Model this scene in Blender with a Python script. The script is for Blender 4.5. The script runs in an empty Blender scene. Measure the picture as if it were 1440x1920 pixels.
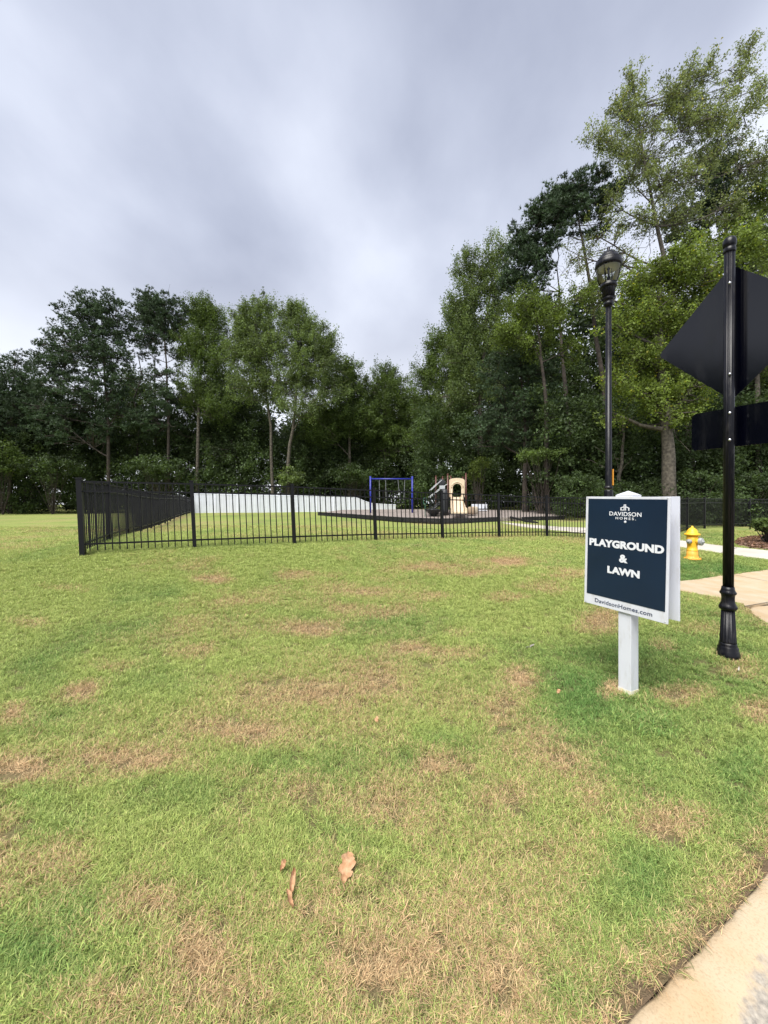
import bpy, bmesh, math, random
import numpy as np
from mathutils import Vector, Matrix
RNG = np.random.default_rng(7)
random.seed(7)
S = bpy.context.scene
COL = S.collection
# ------------------------------------------------------------------ camera, world, sun, exposure
F, CX, HY, CH = 721.0, 720.0, 945.0, 1.53
cam_d = bpy.data.cameras.new('camera'); cam = bpy.data.objects.new('camera', cam_d); COL.objects.link(cam)
cam.location = (0, 0, CH); cam.rotation_euler = (math.pi/2, 0, 0)
cam_d.sensor_fit = 'HORIZONTAL'; cam_d.sensor_width = 36; cam_d.lens = 36*F/1440
cam_d.shift_y = -15/1440; cam_d.clip_start = 0.05; cam_d.clip_end = 2000
S.camera = cam
S.view_settings.view_transform = 'Standard'; S.view_settings.look = 'None'
S.view_settings.exposure = 2.1; S.view_settings.gamma = 1.0; S.view_settings.use_curve_mapping = False
S.cycles.max_bounces = 6; S.cycles.transparent_max_bounces = 8
SUN_EL, SUN_AZ = math.radians(58), math.radians(215)
W = bpy.data.worlds.new('World'); S.world = W; W.use_nodes = True
def build_world():
    nt = W.node_tree; N = nt.nodes; L = nt.links; N.clear()
    out = N.new('ShaderNodeOutputWorld'); mix = N.new('ShaderNodeMixShader')
    b1 = N.new('ShaderNodeBackground'); b2 = N.new('ShaderNodeBackground')
    sky = N.new('ShaderNodeTexSky'); sky.sky_type = 'NISHITA'; sky.sun_disc = False
    sky.sun_elevation = SUN_EL; sky.sun_rotation = SUN_AZ
    L.new(sky.outputs[0], b1.inputs[0]); b1.inputs[1].default_value = 0.06
    tc = N.new('ShaderNodeTexCoord'); sep = N.new('ShaderNodeSeparateXYZ'); L.new(tc.outputs['Generated'], sep.inputs[0])
    def M(op, a, b=None, c=None):
        n = N.new('ShaderNodeMath'); n.operation = op
        for i, v in enumerate((a, b, c)):
            if v is None: continue
            if isinstance(v, (int, float)): n.inputs[i].default_value = v
            else: L.new(v, n.inputs[i])
        return n.outputs[0]
    zc = M('MAXIMUM', sep.outputs[2], 0.0)
    den = M('ADD', zc, 0.5)
    u = M('DIVIDE', sep.outputs[0], den); v = M('DIVIDE', sep.outputs[1], den)
    cmb = N.new('ShaderNodeCombineXYZ'); L.new(u, cmb.inputs[0]); L.new(v, cmb.inputs[1])
    mp = N.new('ShaderNodeMapping'); mp.inputs['Location'].default_value = SKY_OFF
    mp.inputs['Rotation'].default_value = (0, 0, math.radians(-50)); mp.inputs['Scale'].default_value = (1.0, 0.82, 1)
    L.new(cmb.outputs[0], mp.inputs[0])
    n1 = N.new('ShaderNodeTexNoise'); n1.inputs['Scale'].default_value = 1.35; n1.inputs['Detail'].default_value = 3.0
    n1.inputs['Roughness'].default_value = .42; n1.inputs['Distortion'].default_value = .25; L.new(mp.outputs[0], n1.inputs['Vector'])
    n2 = N.new('ShaderNodeTexNoise'); n2.inputs['Scale'].default_value = 3.6; n2.inputs['Detail'].default_value = 6.0
    n2.inputs['Roughness'].default_value = .5; L.new(mp.outputs[0], n2.inputs['Vector'])
    f = M('ADD', M('MULTIPLY', n1.outputs[0], .76), M('MULTIPLY', n2.outputs[0], .24))
    rp = N.new('ShaderNodeValToRGB'); L.new(f, rp.inputs[0])
    e = rp.color_ramp.elements
    e[0].position = .41; e[0].color = (.098, .107, .138, 1)
    e[1].position = .64; e[1].color = (.226, .238, .270, 1)
    m = e.new(.51); m.color = (.148, .159, .192, 1)
    hz = N.new('ShaderNodeMapRange'); hz.inputs[1].default_value = 0.0; hz.inputs[2].default_value = .60
    hz.inputs[3].default_value = 1.0; hz.inputs[4].default_value = 0.0; hz.interpolation_type = 'SMOOTHSTEP'; L.new(zc, hz.inputs[0])
    mc = N.new('ShaderNodeMixRGB'); mc.inputs[2].default_value = (.325, .333, .352, 1)
    L.new(M('MULTIPLY', hz.outputs[0], .88), mc.inputs[0]); L.new(rp.outputs[0], mc.inputs[1])
    L.new(mc.outputs[0], b2.inputs[0]); b2.inputs[1].default_value = 1.0
    mix.inputs[0].default_value = .95
    L.new(b1.outputs[0], mix.inputs[1]); L.new(b2.outputs[0], mix.inputs[2]); L.new(mix.outputs[0], out.inputs[0])
SKY_OFF = (0.35, 0.1, 0)
build_world()
sd = bpy.data.lights.new('sun', 'SUN'); sun = bpy.data.objects.new('sun', sd); COL.objects.link(sun)
sd.energy = 1.5; sd.angle = math.radians(40); sd.color = (1, .965, .90)
_d = Vector((math.sin(SUN_AZ)*math.cos(SUN_EL), math.cos(SUN_AZ)*math.cos(SUN_EL), math.sin(SUN_EL)))
sun.rotation_euler = (-_d).to_track_quat('-Z', 'Y').to_euler()

# ------------------------------------------------------------------ helpers
def V(px, py, z): return Vector(((px-CX)/F*z, z, CH-(py-HY)/F*z))
def link(o, parent=None):
    COL.objects.link(o)
    if parent is not None: o.parent = parent
    return o
def tag(o, label=None, cat=None, group=None, kind=None):
    if label: o['label'] = label
    if cat: o['category'] = cat
    if group: o['group'] = group
    if kind: o['kind'] = kind
    return o
def empty(name, loc, rz=0, label=None, cat=None, group=None):
    o = bpy.data.objects.new(name, None); o.empty_display_size = .1
    o.location = loc; o.rotation_euler = (0, 0, rz); link(o); return tag(o, label, cat, group)
def obj(name, me, mat=None, parent=None, smooth=False):
    if isinstance(me, bmesh.types.BMesh):
        m = bpy.data.meshes.new(name); me.to_mesh(m); me.free(); me = m
    if mat is not None and not me.materials: me.materials.append(mat)
    if smooth: me.polygons.foreach_set('use_smooth', [True]*len(me.polygons))
    return link(bpy.data.objects.new(name, me), parent)
def box(bm, c, s, R=None, bev=0):
    M = Matrix.Translation(c) @ (R.to_4x4() if R is not None else Matrix.Identity(4)) @ Matrix.Diagonal((*s, 1))
    r = bmesh.ops.create_cube(bm, size=1, matrix=M)
    if bev:
        es = list({e for v in r['verts'] for e in v.link_edges})
        bmesh.ops.bevel(bm, geom=es, offset=bev, segments=2, affect='EDGES', profile=.6)
def boxbm(c, s, R=None, bev=0):
    bm = bmesh.new(); box(bm, c, s, R, bev); return bm
def lathe(bm, prof, n=24, center=(0, 0, 0), flute=None, R=None):
    """prof: [(r,z)...]; flute=(z0,z1,count,depth) ; closes ends"""
    rings = []
    for r, z in prof:
        ring = []
        for i in range(n):
            a = 2*math.pi*i/n; rr = r
            if flute and flute[0] <= z <= flute[1]: rr = r*(1-flute[3]*(.5+.5*math.cos(a*flute[2])))
            p = Vector((rr*math.cos(a), rr*math.sin(a), z))
            if R is not None: p = R @ p
            ring.append(bm.verts.new(p+Vector(center)))
        rings.append(ring)
    for a, b in zip(rings, rings[1:]):
        for i in range(n): bm.faces.new((a[i], a[(i+1) % n], b[(i+1) % n], b[i]))
    bm.faces.new(rings[0][::-1]); bm.faces.new(rings[-1])
def tube(bm, pts, rad, n=8):
    pts = [Vector(p) for p in pts]
    if not isinstance(rad, (list, tuple)): rad = [rad]*len(pts)
    prev = None
    for i, p in enumerate(pts):
        t = (pts[min(i+1, len(pts)-1)]-pts[max(i-1, 0)]).normalized()
        a = Vector((0, 0, 1)) if abs(t.z) < .9 else Vector((1, 0, 0))
        u = t.cross(a).normalized(); w = t.cross(u)
        ring = [bm.verts.new(p+(u*math.cos(2*math.pi*k/n)+w*math.sin(2*math.pi*k/n))*rad[i]) for k in range(n)]
        if prev:
            for k in range(n): bm.faces.new((prev[k], prev[(k+1) % n], ring[(k+1) % n], ring[k]))
        else: bm.faces.new(ring[::-1])
        prev = ring
    bm.faces.new(prev)
def np_mesh(name, verts, faces, tint=None):
    verts = np.asarray(verts, np.float32); faces = np.asarray(faces, np.int32)
    me = bpy.data.meshes.new(name); k = faces.shape[1]; nf = len(faces)
    me.vertices.add(len(verts)); me.vertices.foreach_set('co', verts.ravel())
    me.loops.add(nf*k); me.loops.foreach_set('vertex_index', faces.ravel())
    me.polygons.add(nf); me.polygons.foreach_set('loop_start', np.arange(0, nf*k, k, dtype=np.int32))
    if tint is not None:
        at = me.attributes.new('tint', 'FLOAT_VECTOR', 'POINT'); at.data.foreach_set('vector', np.asarray(tint, np.float32).ravel())
    me.update(calc_edges=True)
    return me
def vnoise(x, y, seed=0):
    xi = np.floor(x).astype(np.int64); yi = np.floor(y).astype(np.int64); fx = x-xi; fy = y-yi
    def h(a, b):
        n = (a*374761393+b*668265263+seed*974634777) & 0xffffffff
        n = ((n ^ (n >> 13))*1274126177) & 0xffffffff
        return ((n ^ (n >> 16)) & 0xffff)/65535.0
    sx = fx*fx*(3-2*fx); sy = fy*fy*(3-2*fy)
    return (h(xi, yi)*(1-sx)+h(xi+1, yi)*sx)*(1-sy)+(h(xi, yi+1)*(1-sx)+h(xi+1, yi+1)*sx)*sy
def fbm(x, y, s, oct=4, seed=0):
    t = 0; a = .5; n = 0
    for k in range(oct): t = t+a*vnoise(x*s+17*k, y*s-9*k, seed+k); n += a; a *= .5; s *= 2.03
    return t/n

# ------------------------------------------------------------------ materials
def mat(name, base, rough=.6, var=.12, scale=8, bump=.0, bscale=40, metal=0, spec=.5, coat=0, col2=None, coord='Object'):
    m = bpy.data.materials.new(name); m.use_nodes = True
    nt = m.node_tree; N = nt.nodes; L = nt.links; b = N['Principled BSDF']
    tc = N.new('ShaderNodeTexCoord')
    n = N.new('ShaderNodeTexNoise'); n.inputs['Scale'].default_value = scale; n.inputs['Detail'].default_value = 6; L.new(tc.outputs[coord], n.inputs['Vector'])
    r = N.new('ShaderNodeValToRGB'); L.new(n.outputs[0], r.inputs[0])
    c2 = col2 if col2 else tuple(min(1, c*(1+var)) for c in base)
    c1 = base if col2 else tuple(c*(1-var) for c in base)
    r.color_ramp.elements[0].position = .35; r.color_ramp.elements[1].position = .65
    r.color_ramp.elements[0].color = (*c1, 1); r.color_ramp.elements[1].color = (*c2, 1)
    L.new(r.outputs[0], b.inputs['Base Color'])
    b.inputs['Roughness'].default_value = rough; b.inputs['Metallic'].default_value = metal
    b.inputs['Specular IOR Level'].default_value = spec; b.inputs['Coat Weight'].default_value = coat; b.inputs['Coat Roughness'].default_value = .12
    if bump:
        n2 = N.new('ShaderNodeTexNoise'); n2.inputs['Scale'].default_value = bscale; n2.inputs['Detail'].default_value = 5; L.new(tc.outputs[coord], n2.inputs['Vector'])
        bp = N.new('ShaderNodeBump'); bp.inputs['Strength'].default_value = bump; bp.inputs['Distance'].default_value = .02
        L.new(n2.outputs[0], bp.inputs['Height']); L.new(bp.outputs[0], b.inputs['Normal'])
    return m
def leaf_mat(name, transl=.35, rough=.55):
    m = bpy.data.materials.new(name); m.use_nodes = True
    nt = m.node_tree; N = nt.nodes; L = nt.links; b = N['Principled BSDF']; out = N['Material Output']
    at = N.new('ShaderNodeAttribute'); at.attribute_name = 'tint'
    L.new(at.outputs['Vector'], b.inputs['Base Color']); b.inputs['Roughness'].default_value = rough; b.inputs['Specular IOR Level'].default_value = .25
    tr = N.new('ShaderNodeBsdfTranslucent'); g = N.new('ShaderNodeMixRGB'); g.blend_type = 'MULTIPLY'; g.inputs[0].default_value = 1
    g.inputs[2].default_value = (1.25, 1.25, .55, 1); L.new(at.outputs['Vector'], g.inputs[1]); L.new(g.outputs[0], tr.inputs[0])
    mx = N.new('ShaderNodeMixShader'); mx.inputs[0].default_value = transl
    L.new(b.outputs[0], mx.inputs[1]); L.new(tr.outputs[0], mx.inputs[2]); L.new(mx.outputs[0], out.inputs[0])
    return m
M_LEAF = leaf_mat('leaf'); M_NEEDLE = leaf_mat('needle', .12, .5)
M_BARK = mat('bark_grey', (.045, .038, .030), .95, scale=7, col2=(.125, .108, .085), bump=1.0, bscale=14)
M_BARKD = mat('bark_dark', (.03, .024, .02), .95, scale=3, col2=(.07, .055, .044), bump=.8, bscale=9)
M_BLACK = mat('black_gloss_paint', (.0025, .0025, .005), .34, scale=5, spec=.3, coat=0)
M_FENCE = mat('black_fence_coat', (.004, .004, .006), .5, spec=.3, scale=6)
M_PLATE = mat('sign_back_black', (.0008, .0010, .0035), .12, scale=3, spec=.5)
M_STEEL = mat('bolt_steel', (.55, .56, .58), .35, metal=1)
M_WHITE = mat('white_vinyl', (.60, .62, .675), .4, var=.03, scale=3)
def weather(m, z0, z1, dirt, amt, scale=18):
    N = m.node_tree.nodes; L = m.node_tree.links; b = N['Principled BSDF']; src = b.inputs['Base Color'].links[0].from_socket
    tc = N.new('ShaderNodeTexCoord'); mp = N.new('ShaderNodeMapping'); mp.inputs['Scale'].default_value = (1, 1, .25); L.new(tc.outputs['Object'], mp.inputs[0])
    n = N.new('ShaderNodeTexNoise'); n.inputs['Scale'].default_value = scale; n.inputs['Detail'].default_value = 8; n.inputs['Roughness'].default_value = .7; L.new(mp.outputs[0], n.inputs['Vector'])
    r = N.new('ShaderNodeMapRange'); r.inputs[1].default_value = z0; r.inputs[2].default_value = z1; r.inputs[4].default_value = amt; L.new(n.outputs[0], r.inputs[0])
    x = N.new('ShaderNodeMixRGB'); x.inputs[2].default_value = (*dirt, 1); L.new(r.outputs[0], x.inputs[0]); L.new(src, x.inputs[1]); L.new(x.outputs[0], b.inputs['Base Color'])
    q = N.new('ShaderNodeMath'); q.operation = 'MULTIPLY_ADD'; q.inputs[1].default_value = .5; q.inputs[2].default_value = b.inputs['Roughness'].default_value; L.new(r.outputs[0], q.inputs[0]); L.new(q.outputs[0], b.inputs['Roughness'])
weather(M_WHITE, .50, .80, (.36, .34, .29), .55)
weather(M_BLACK, .52, .80, (.055, .05, .045), .6, 30)
weather(M_PLATE, .50, .85, (.03, .03, .03), .4, 6)
M_WFENCE = mat('white_vinyl_fence', (.64, .66, .75), .45, var=.03, scale=2)
M_NAVY = mat('navy_print', (.0045, .0155, .038), .3, var=.12, scale=2.5)
M_NAVYT = mat('navy_letter', (.03, .045, .09), .5, var=.05)
M_WPRINT = mat('white_letter', (.68, .70, .74), .4, var=.02)
M_BLUE = mat('blue_steel_paint', (.014, .022, .26), .4, var=.1)
M_TAN = mat('tan_plastic', (.62, .50, .36), .5, var=.06)
M_BROWN = mat('brown_post_paint', (.09, .03, .022), .45, var=.15)
M_PLAY = mat('dark_play_metal', (.018, .02, .024), .5, var=.2)
M_GREEN = mat('green_play_metal', (.03, .12, .08), .5, var=.2)
M_GREYM = mat('grey_metal', (.42, .44, .46), .45, var=.1)
M_CHAIN = mat('chain_steel', (.35, .36, .38), .5, metal=.6)
M_YEL = mat('hydrant_yellow', (.80, .42, .02), .42, scale=14, col2=(.90, .52, .03), bump=.15, bscale=60)
weather(M_YEL, .52, .75, (.42, .22, .05), .6, 30)
M_YELO = mat('hydrant_orange', (.74, .32, .03), .5, scale=14, col2=(.85, .42, .06), bump=.15, bscale=60)
weather(M_YELO, .50, .75, (.35, .17, .06), .7, 30)
M_CAPG = mat('hydrant_cap_grey', (.24, .25, .25), .5, scale=20, col2=(.38, .39, .39))
M_REFL = mat('lamp_reflector', (.62, .58, .36), .5, var=.05)
M_ORANGE = mat('orange_tag', (.75, .32, .04), .5, var=.1)
M_TIMBER = mat('black_border', (.006, .006, .008), .6, scale=6, var=.3, bump=.3, bscale=20)
M_CONC = mat('concrete_pale', (.44, .40, .35), .85, scale=1.6, col2=(.53, .49, .43), bump=.15, bscale=160)
M_JOINT = mat('joint_dark', (.10, .085, .07), .9)
M_DEAD = mat('dead_leaf', (.34, .18, .085), .8, scale=45, col2=(.50, .30, .17), bump=.3, bscale=60)
M_DEADG = mat('grey_scrap', (.20, .18, .165), .75, scale=40, col2=(.34, .31, .29))
def glass_mat():
    m = bpy.data.materials.new('lamp_glass'); m.use_nodes = True; N = m.node_tree.nodes; L = m.node_tree.links
    b = N['Principled BSDF']; tr = N.new('ShaderNodeBsdfTransparent'); tr.inputs[0].default_value = (.93, .94, .95, 1)
    gl = N.new('ShaderNodeBsdfGlossy'); gl.inputs['Roughness'].default_value = .05; fr = N.new('ShaderNodeFresnel'); fr.inputs[0].default_value = 1.45
    mx = N.new('ShaderNodeMixShader'); L.new(fr.outputs[0], mx.inputs[0]); L.new(tr.outputs[0], mx.inputs[1]); L.new(gl.outputs[0], mx.inputs[2]); L.new(mx.outputs[0], N['Material Output'].inputs[0])
    N.remove(b); return m
M_GLASS = glass_mat()
def conc_tan():
    m = bpy.data.materials.new('concrete_tan'); m.use_nodes = True; N = m.node_tree.nodes; L = m.node_tree.links; b = N['Principled BSDF']
    tc = N.new('ShaderNodeTexCoord'); b.inputs['Roughness'].default_value = .9
    def noise(s, d=6, r=.55):
        n = N.new('ShaderNodeTexNoise'); n.inputs['Scale'].default_value = s; n.inputs['Detail'].default_value = d; n.inputs['Roughness'].default_value = r; L.new(tc.outputs['Object'], n.inputs['Vector']); return n
    a = noise(2.6); r = N.new('ShaderNodeValToRGB'); L.new(a.outputs[0], r.inputs[0]); e = r.color_ramp.elements
    e[0].position = .32; e[0].color = (.45, .325, .19, 1); e[1].position = .68; e[1].color = (.49, .415, .30, 1)
    g = noise(130, 3); r2 = N.new('ShaderNodeValToRGB'); L.new(g.outputs[0], r2.inputs[0]); r2.color_ramp.elements[0].position = .3; r2.color_ramp.elements[0].color = (.80, .78, .76, 1); r2.color_ramp.elements[1].position = .5
    mx = N.new('ShaderNodeMixRGB'); mx.blend_type = 'MULTIPLY'; mx.inputs[0].default_value = 1; L.new(r.outputs[0], mx.inputs[1]); L.new(r2.outputs[0], mx.inputs[2])
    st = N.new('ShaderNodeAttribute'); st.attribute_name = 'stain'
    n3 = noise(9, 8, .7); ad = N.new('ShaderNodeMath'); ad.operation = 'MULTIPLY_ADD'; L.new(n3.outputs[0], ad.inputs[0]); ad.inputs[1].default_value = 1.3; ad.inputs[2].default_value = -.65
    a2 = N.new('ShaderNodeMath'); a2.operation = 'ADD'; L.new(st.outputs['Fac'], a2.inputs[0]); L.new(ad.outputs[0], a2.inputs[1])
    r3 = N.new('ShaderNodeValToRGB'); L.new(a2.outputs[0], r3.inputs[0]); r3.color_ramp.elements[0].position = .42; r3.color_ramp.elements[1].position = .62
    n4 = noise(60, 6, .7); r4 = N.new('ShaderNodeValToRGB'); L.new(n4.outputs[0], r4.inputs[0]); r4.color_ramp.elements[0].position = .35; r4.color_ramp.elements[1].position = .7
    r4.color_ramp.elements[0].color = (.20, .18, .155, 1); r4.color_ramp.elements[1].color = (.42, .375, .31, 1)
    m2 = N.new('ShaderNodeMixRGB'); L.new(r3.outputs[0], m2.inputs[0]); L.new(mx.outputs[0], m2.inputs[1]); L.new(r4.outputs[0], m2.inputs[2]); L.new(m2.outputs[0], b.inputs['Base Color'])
    bp = N.new('ShaderNodeBump'); bp.inputs['Strength'].default_value = .25; bp.inputs['Distance'].default_value = .004; L.new(g.outputs[0], bp.inputs['Height']); L.new(bp.outputs[0], b.inputs['Normal'])
    return m
M_TANC = conc_tan()
M_ASPH = mat('asphalt', (.045, .045, .047), .9, scale=60, col2=(.075, .075, .076), bump=.4, bscale=150)
def chips_mat(name, c1, c2, sc, bump=.6):
    m = bpy.data.materials.new(name); m.use_nodes = True; N = m.node_tree.nodes; L = m.node_tree.links; b = N['Principled BSDF']; b.inputs['Roughness'].default_value = .9
    tc = N.new('ShaderNodeTexCoord'); v = N.new('ShaderNodeTexVoronoi'); v.inputs['Scale'].default_value = sc; L.new(tc.outputs['Object'], v.inputs['Vector'])
    s = N.new('ShaderNodeSeparateColor'); L.new(v.outputs['Color'], s.inputs[0]); mx = N.new('ShaderNodeMixRGB'); L.new(s.outputs[0], mx.inputs[0]); mx.inputs[1].default_value = (*c1, 1); mx.inputs[2].default_value = (*c2, 1)
    L.new(mx.outputs[0], b.inputs['Base Color']); bp = N.new('ShaderNodeBump'); bp.inputs['Strength'].default_value = bump; bp.inputs['Distance'].default_value = .03
    L.new(v.outputs['Distance'], bp.inputs['Height']); L.new(bp.outputs[0], b.inputs['Normal']); return m
M_MULCH = chips_mat('play_mulch', (.15, .12, .105), (.34, .295, .27), 22)
M_MULCHR = chips_mat('bark_mulch', (.085, .045, .035), (.32, .21, .15), 16)

# grass: same colour law on the ground sheet and on the blades. attributes: dry (0..1), lush (0..1)
def grass_color(N, L, dry, lush, noise_fac):
    g = N.new('ShaderNodeMixRGB'); g.inputs[1].default_value = (.405, .475, .138, 1); g.inputs[2].default_value = (.135, .262, .065, 1); L.new(lush, g.inputs[0])
    d = N.new('ShaderNodeMixRGB'); d.inputs[1].default_value = (.57, .44, .24, 1); d.inputs[2].default_value = (.52, .345, .195, 1); L.new(noise_fac, d.inputs[0])
    m = N.new('ShaderNodeMixRGB'); L.new(dry, m.inputs[0]); L.new(g.outputs[0], m.inputs[1]); L.new(d.outputs[0], m.inputs[2]); return m.outputs[0]
def lawn_mat():
    m = bpy.data.materials.new('lawn_ground'); m.use_nodes = True; N = m.node_tree.nodes; L = m.node_tree.links; b = N['Principled BSDF']; b.inputs['Roughness'].default_value = .95; b.inputs['Specular IOR Level'].default_value = .1
    ge = N.new('ShaderNodeNewGeometry')
    def noise(s, d=5, r=.6, sc=None):
        n = N.new('ShaderNodeTexNoise'); n.inputs['Scale'].default_value = s; n.inputs['Detail'].default_value = d; n.inputs['Roughness'].default_value = r
        if sc:
            mp = N.new('ShaderNodeMapping'); mp.inputs['Scale'].default_value = sc; L.new(ge.outputs['Position'], mp.inputs[0]); L.new(mp.outputs[0], n.inputs['Vector'])
        else: L.new(ge.outputs['Position'], n.inputs['Vector'])
        return n.outputs[0]
    def M(op, a, b_, c=None):
        n = N.new('ShaderNodeMath'); n.operation = op; n.use_clamp = False
        for i, v in enumerate((a, b_, c)):
            if v is None: continue
            if isinstance(v, (int, float)): n.inputs[i].default_value = v
            else: L.new(v, n.inputs[i])
        return n.outputs[0]
    dr = N.new('ShaderNodeAttribute'); dr.attribute_name = 'dry'; lu = N.new('ShaderNodeAttribute'); lu.attribute_name = 'lush'; so = N.new('ShaderNodeAttribute'); so.attribute_name = 'soil'
    n1 = noise(14, 6, .75); n2 = noise(3, 5, .6, (1, 1.6, 1)); n3 = noise(55, 3, .7)
    d = M('ADD', dr.outputs['Fac'], M('MULTIPLY_ADD', n1, 1.1, -.55)); d = M('ADD', d, M('MULTIPLY_ADD', n3, .8, -.4))
    rp = N.new('ShaderNodeMapRange'); rp.inputs[1].default_value = .1; rp.inputs[2].default_value = .85; L.new(d, rp.inputs[0])
    l = M('ADD', lu.outputs['Fac'], M('MULTIPLY_ADD', n2, 1.0, -.5)); rl = N.new('ShaderNodeMapRange'); rl.inputs[1].default_value = 0; rl.inputs[2].default_value = 1; L.new(l, rl.inputs[0])
    c = grass_color(N, L, rp.outputs[0], rl.outputs[0], n1)
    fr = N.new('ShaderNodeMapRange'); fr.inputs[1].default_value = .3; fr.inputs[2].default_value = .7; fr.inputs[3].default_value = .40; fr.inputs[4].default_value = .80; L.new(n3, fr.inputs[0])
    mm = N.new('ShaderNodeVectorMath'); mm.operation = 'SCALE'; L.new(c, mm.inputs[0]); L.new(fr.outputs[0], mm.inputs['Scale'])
    sm = N.new('ShaderNodeMixRGB'); L.new(M('MULTIPLY', so.outputs['Fac'], M('MULTIPLY_ADD', n1, 1.2, .2)), sm.inputs[0]); sm.use_clamp = True
    th = N.new('ShaderNodeAttribute'); th.attribute_name = 'thatch'; tm = N.new('ShaderNodeMixRGB'); L.new(th.outputs['Fac'], tm.inputs[0]); L.new(mm.outputs[0], tm.inputs[1]); tm.inputs[2].default_value = (.13, .11, .055, 1)
    L.new(tm.outputs[0], sm.inputs[1]); sm.inputs[2].default_value = (.13, .085, .06, 1); L.new(sm.outputs[0], b.inputs['Base Color'])
    bp = N.new('ShaderNodeBump'); bp.inputs['Strength'].default_value = .7; bp.inputs['Distance'].default_value = .03; L.new(n3, bp.inputs['Height']); L.new(bp.outputs[0], b.inputs['Normal'])
    return m
M_LAWN = lawn_mat()
def blade_mat():
    m = bpy.data.materials.new('grass_blade'); m.use_nodes = True; N = m.node_tree.nodes; L = m.node_tree.links; b = N['Principled BSDF']; b.inputs['Roughness'].default_value = .6; b.inputs['Specular IOR Level'].default_value = .25
    def att(n, t='INSTANCER'):
        a = N.new('ShaderNodeAttribute'); a.attribute_name = n; a.attribute_type = t; return a.outputs['Fac']
    br = att('blade_rnd', 'GEOMETRY')       # each blade its own random value
    def M(op, a, b_, c=None):
        n = N.new('ShaderNodeMath'); n.operation = op
        for i, v in enumerate((a, b_, c)):
            if v is None: continue
            if isinstance(v, (int, float)): n.inputs[i].default_value = v
            else: L.new(v, n.inputs[i])
        return n.outputs[0]
    d = M('ADD', att('dry'), M('MULTIPLY_ADD', br, 1.05, -.93)); rp = N.new('ShaderNodeMapRange'); rp.inputs[1].default_value = 0; rp.inputs[2].default_value = .25; L.new(d, rp.inputs[0])
    b2 = att('blade_rnd2', 'GEOMETRY')
    l = M('ADD', att('lush'), M('MULTIPLY_ADD', b2, .7, -.35)); l = M('MAXIMUM', M('MINIMUM', l, 1.0), 0.0)
    c = grass_color(N, L, rp.outputs[0], l, b2)
    v = M('MULTIPLY_ADD', M('FRACT', M('MULTIPLY', br, 7.3), 0), .85, .52); mm = N.new('ShaderNodeVectorMath'); mm.operation = 'SCALE'; L.new(c, mm.inputs[0]); L.new(v, mm.inputs['Scale'])
    L.new(mm.outputs[0], b.inputs['Base Color'])
    tr = N.new('ShaderNodeBsdfTranslucent'); L.new(mm.outputs[0], tr.inputs[0]); mx = N.new('ShaderNodeMixShader'); mx.inputs[0].default_value = .25
    L.new(b.outputs[0], mx.inputs[1]); L.new(tr.outputs[0], mx.inputs[2]); L.new(mx.outputs[0], N['Material Output'].inputs[0]); return m
M_BLADE = blade_mat()

# ------------------------------------------------------------------ terrain
FH = 1.45
FRONT = [(151, 898, 1038), (362, 903, 1028), (549.5, 909, 1020), (702.5, 916, 1014), (828.5, 922, 1011), (935, 926, 1008), (1025, 930, 1007)]
def zf(t, b): return FH*F/(b-t)
front_pts = [(x, b, zf(t, b)) for x, t, b in FRONT]
ctrl = list(front_pts) + [(1177, 1300, 3.1), (1365, 1228, 3.6), (1298, 1048, 9.6), (1141, 1085, 6.3), (700, 1300, 3.1), (100, 1300, 3.1), (720, 1900, 1.15), (300, 1900, 1.15), (1250, 1800, 1.3),
        (400, 1150, 5.0), (900, 1130, 5.6), (60, 1090, 6.2), (0, 964, 45), (90, 964, 45), (30, 1000, 14), (359, 962, 36.2), (250, 998, 13.5), (500, 961, 38.3), (650, 959, 40), (826, 983, 21.5), (697, 975, 24), (600, 965, 27),
        (933, 977, 21.5), (1010, 981, 20.5), (1097, 1009, 13.4), (1275, 1094, 7.3), (1440, 1072, 8.5), (1390, 1140, 5.5), (1440, 1170, 4.9), (1275, 1020, 12.3), (1440, 1042, 10.3), (1321, 991, 18), (1405, 988, 19.6), (1097, 995, 16.3), (900, 955, 38), (1100, 950, 34), (1300, 960, 30)]
P = [tuple(V(*c)) for c in ctrl] + [(x, y, .9) for x, y in ((-60, 60), (0, 62), (60, 60), (-70, 110), (0, 110), (70, 110), (60, 35), (45, 20))] + [(-30, 8, .5), (-55, 25, .5), (14, 5, 0.05), (30, 8, .1), (0, 0, -.02), (-8, 2, .1), (-15, 0, .1), (8, 2, 0), (0, -15, -.05), (-30, -15, 0), (30, -15, -.05)]
P = np.array(P)
def tps_k(d): return np.where(d > 1e-9, d*d*np.log(np.maximum(d, 1e-9)), 0)
_n = len(P); _K = tps_k(np.hypot(P[:, None, 0]-P[None, :, 0], P[:, None, 1]-P[None, :, 1]))+np.eye(_n)*2.0
_A = np.zeros((_n+3, _n+3)); _A[:_n, :_n] = _K; _A[:_n, _n:] = np.c_[np.ones(_n), P[:, :2]]; _A[_n:, :_n] = _A[:_n, _n:].T
_w = np.linalg.solve(_A, np.r_[P[:, 2], 0, 0, 0])
def H(x, y):
    x = np.atleast_1d(np.asarray(x, float)); y = np.atleast_1d(np.asarray(y, float)); xs = np.clip(x, -75, 75); ys = np.clip(y, -18, 115)
    out = np.zeros(x.shape)
    for i in range(_n): out += _w[i]*tps_k(np.hypot(xs-P[i, 0], ys-P[i, 1]))
    return np.clip(out+_w[_n]+_w[_n+1]*xs+_w[_n+2]*ys, -.3, 2.0)
def h1(x, y): return float(H([x], [y])[0])
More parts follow.
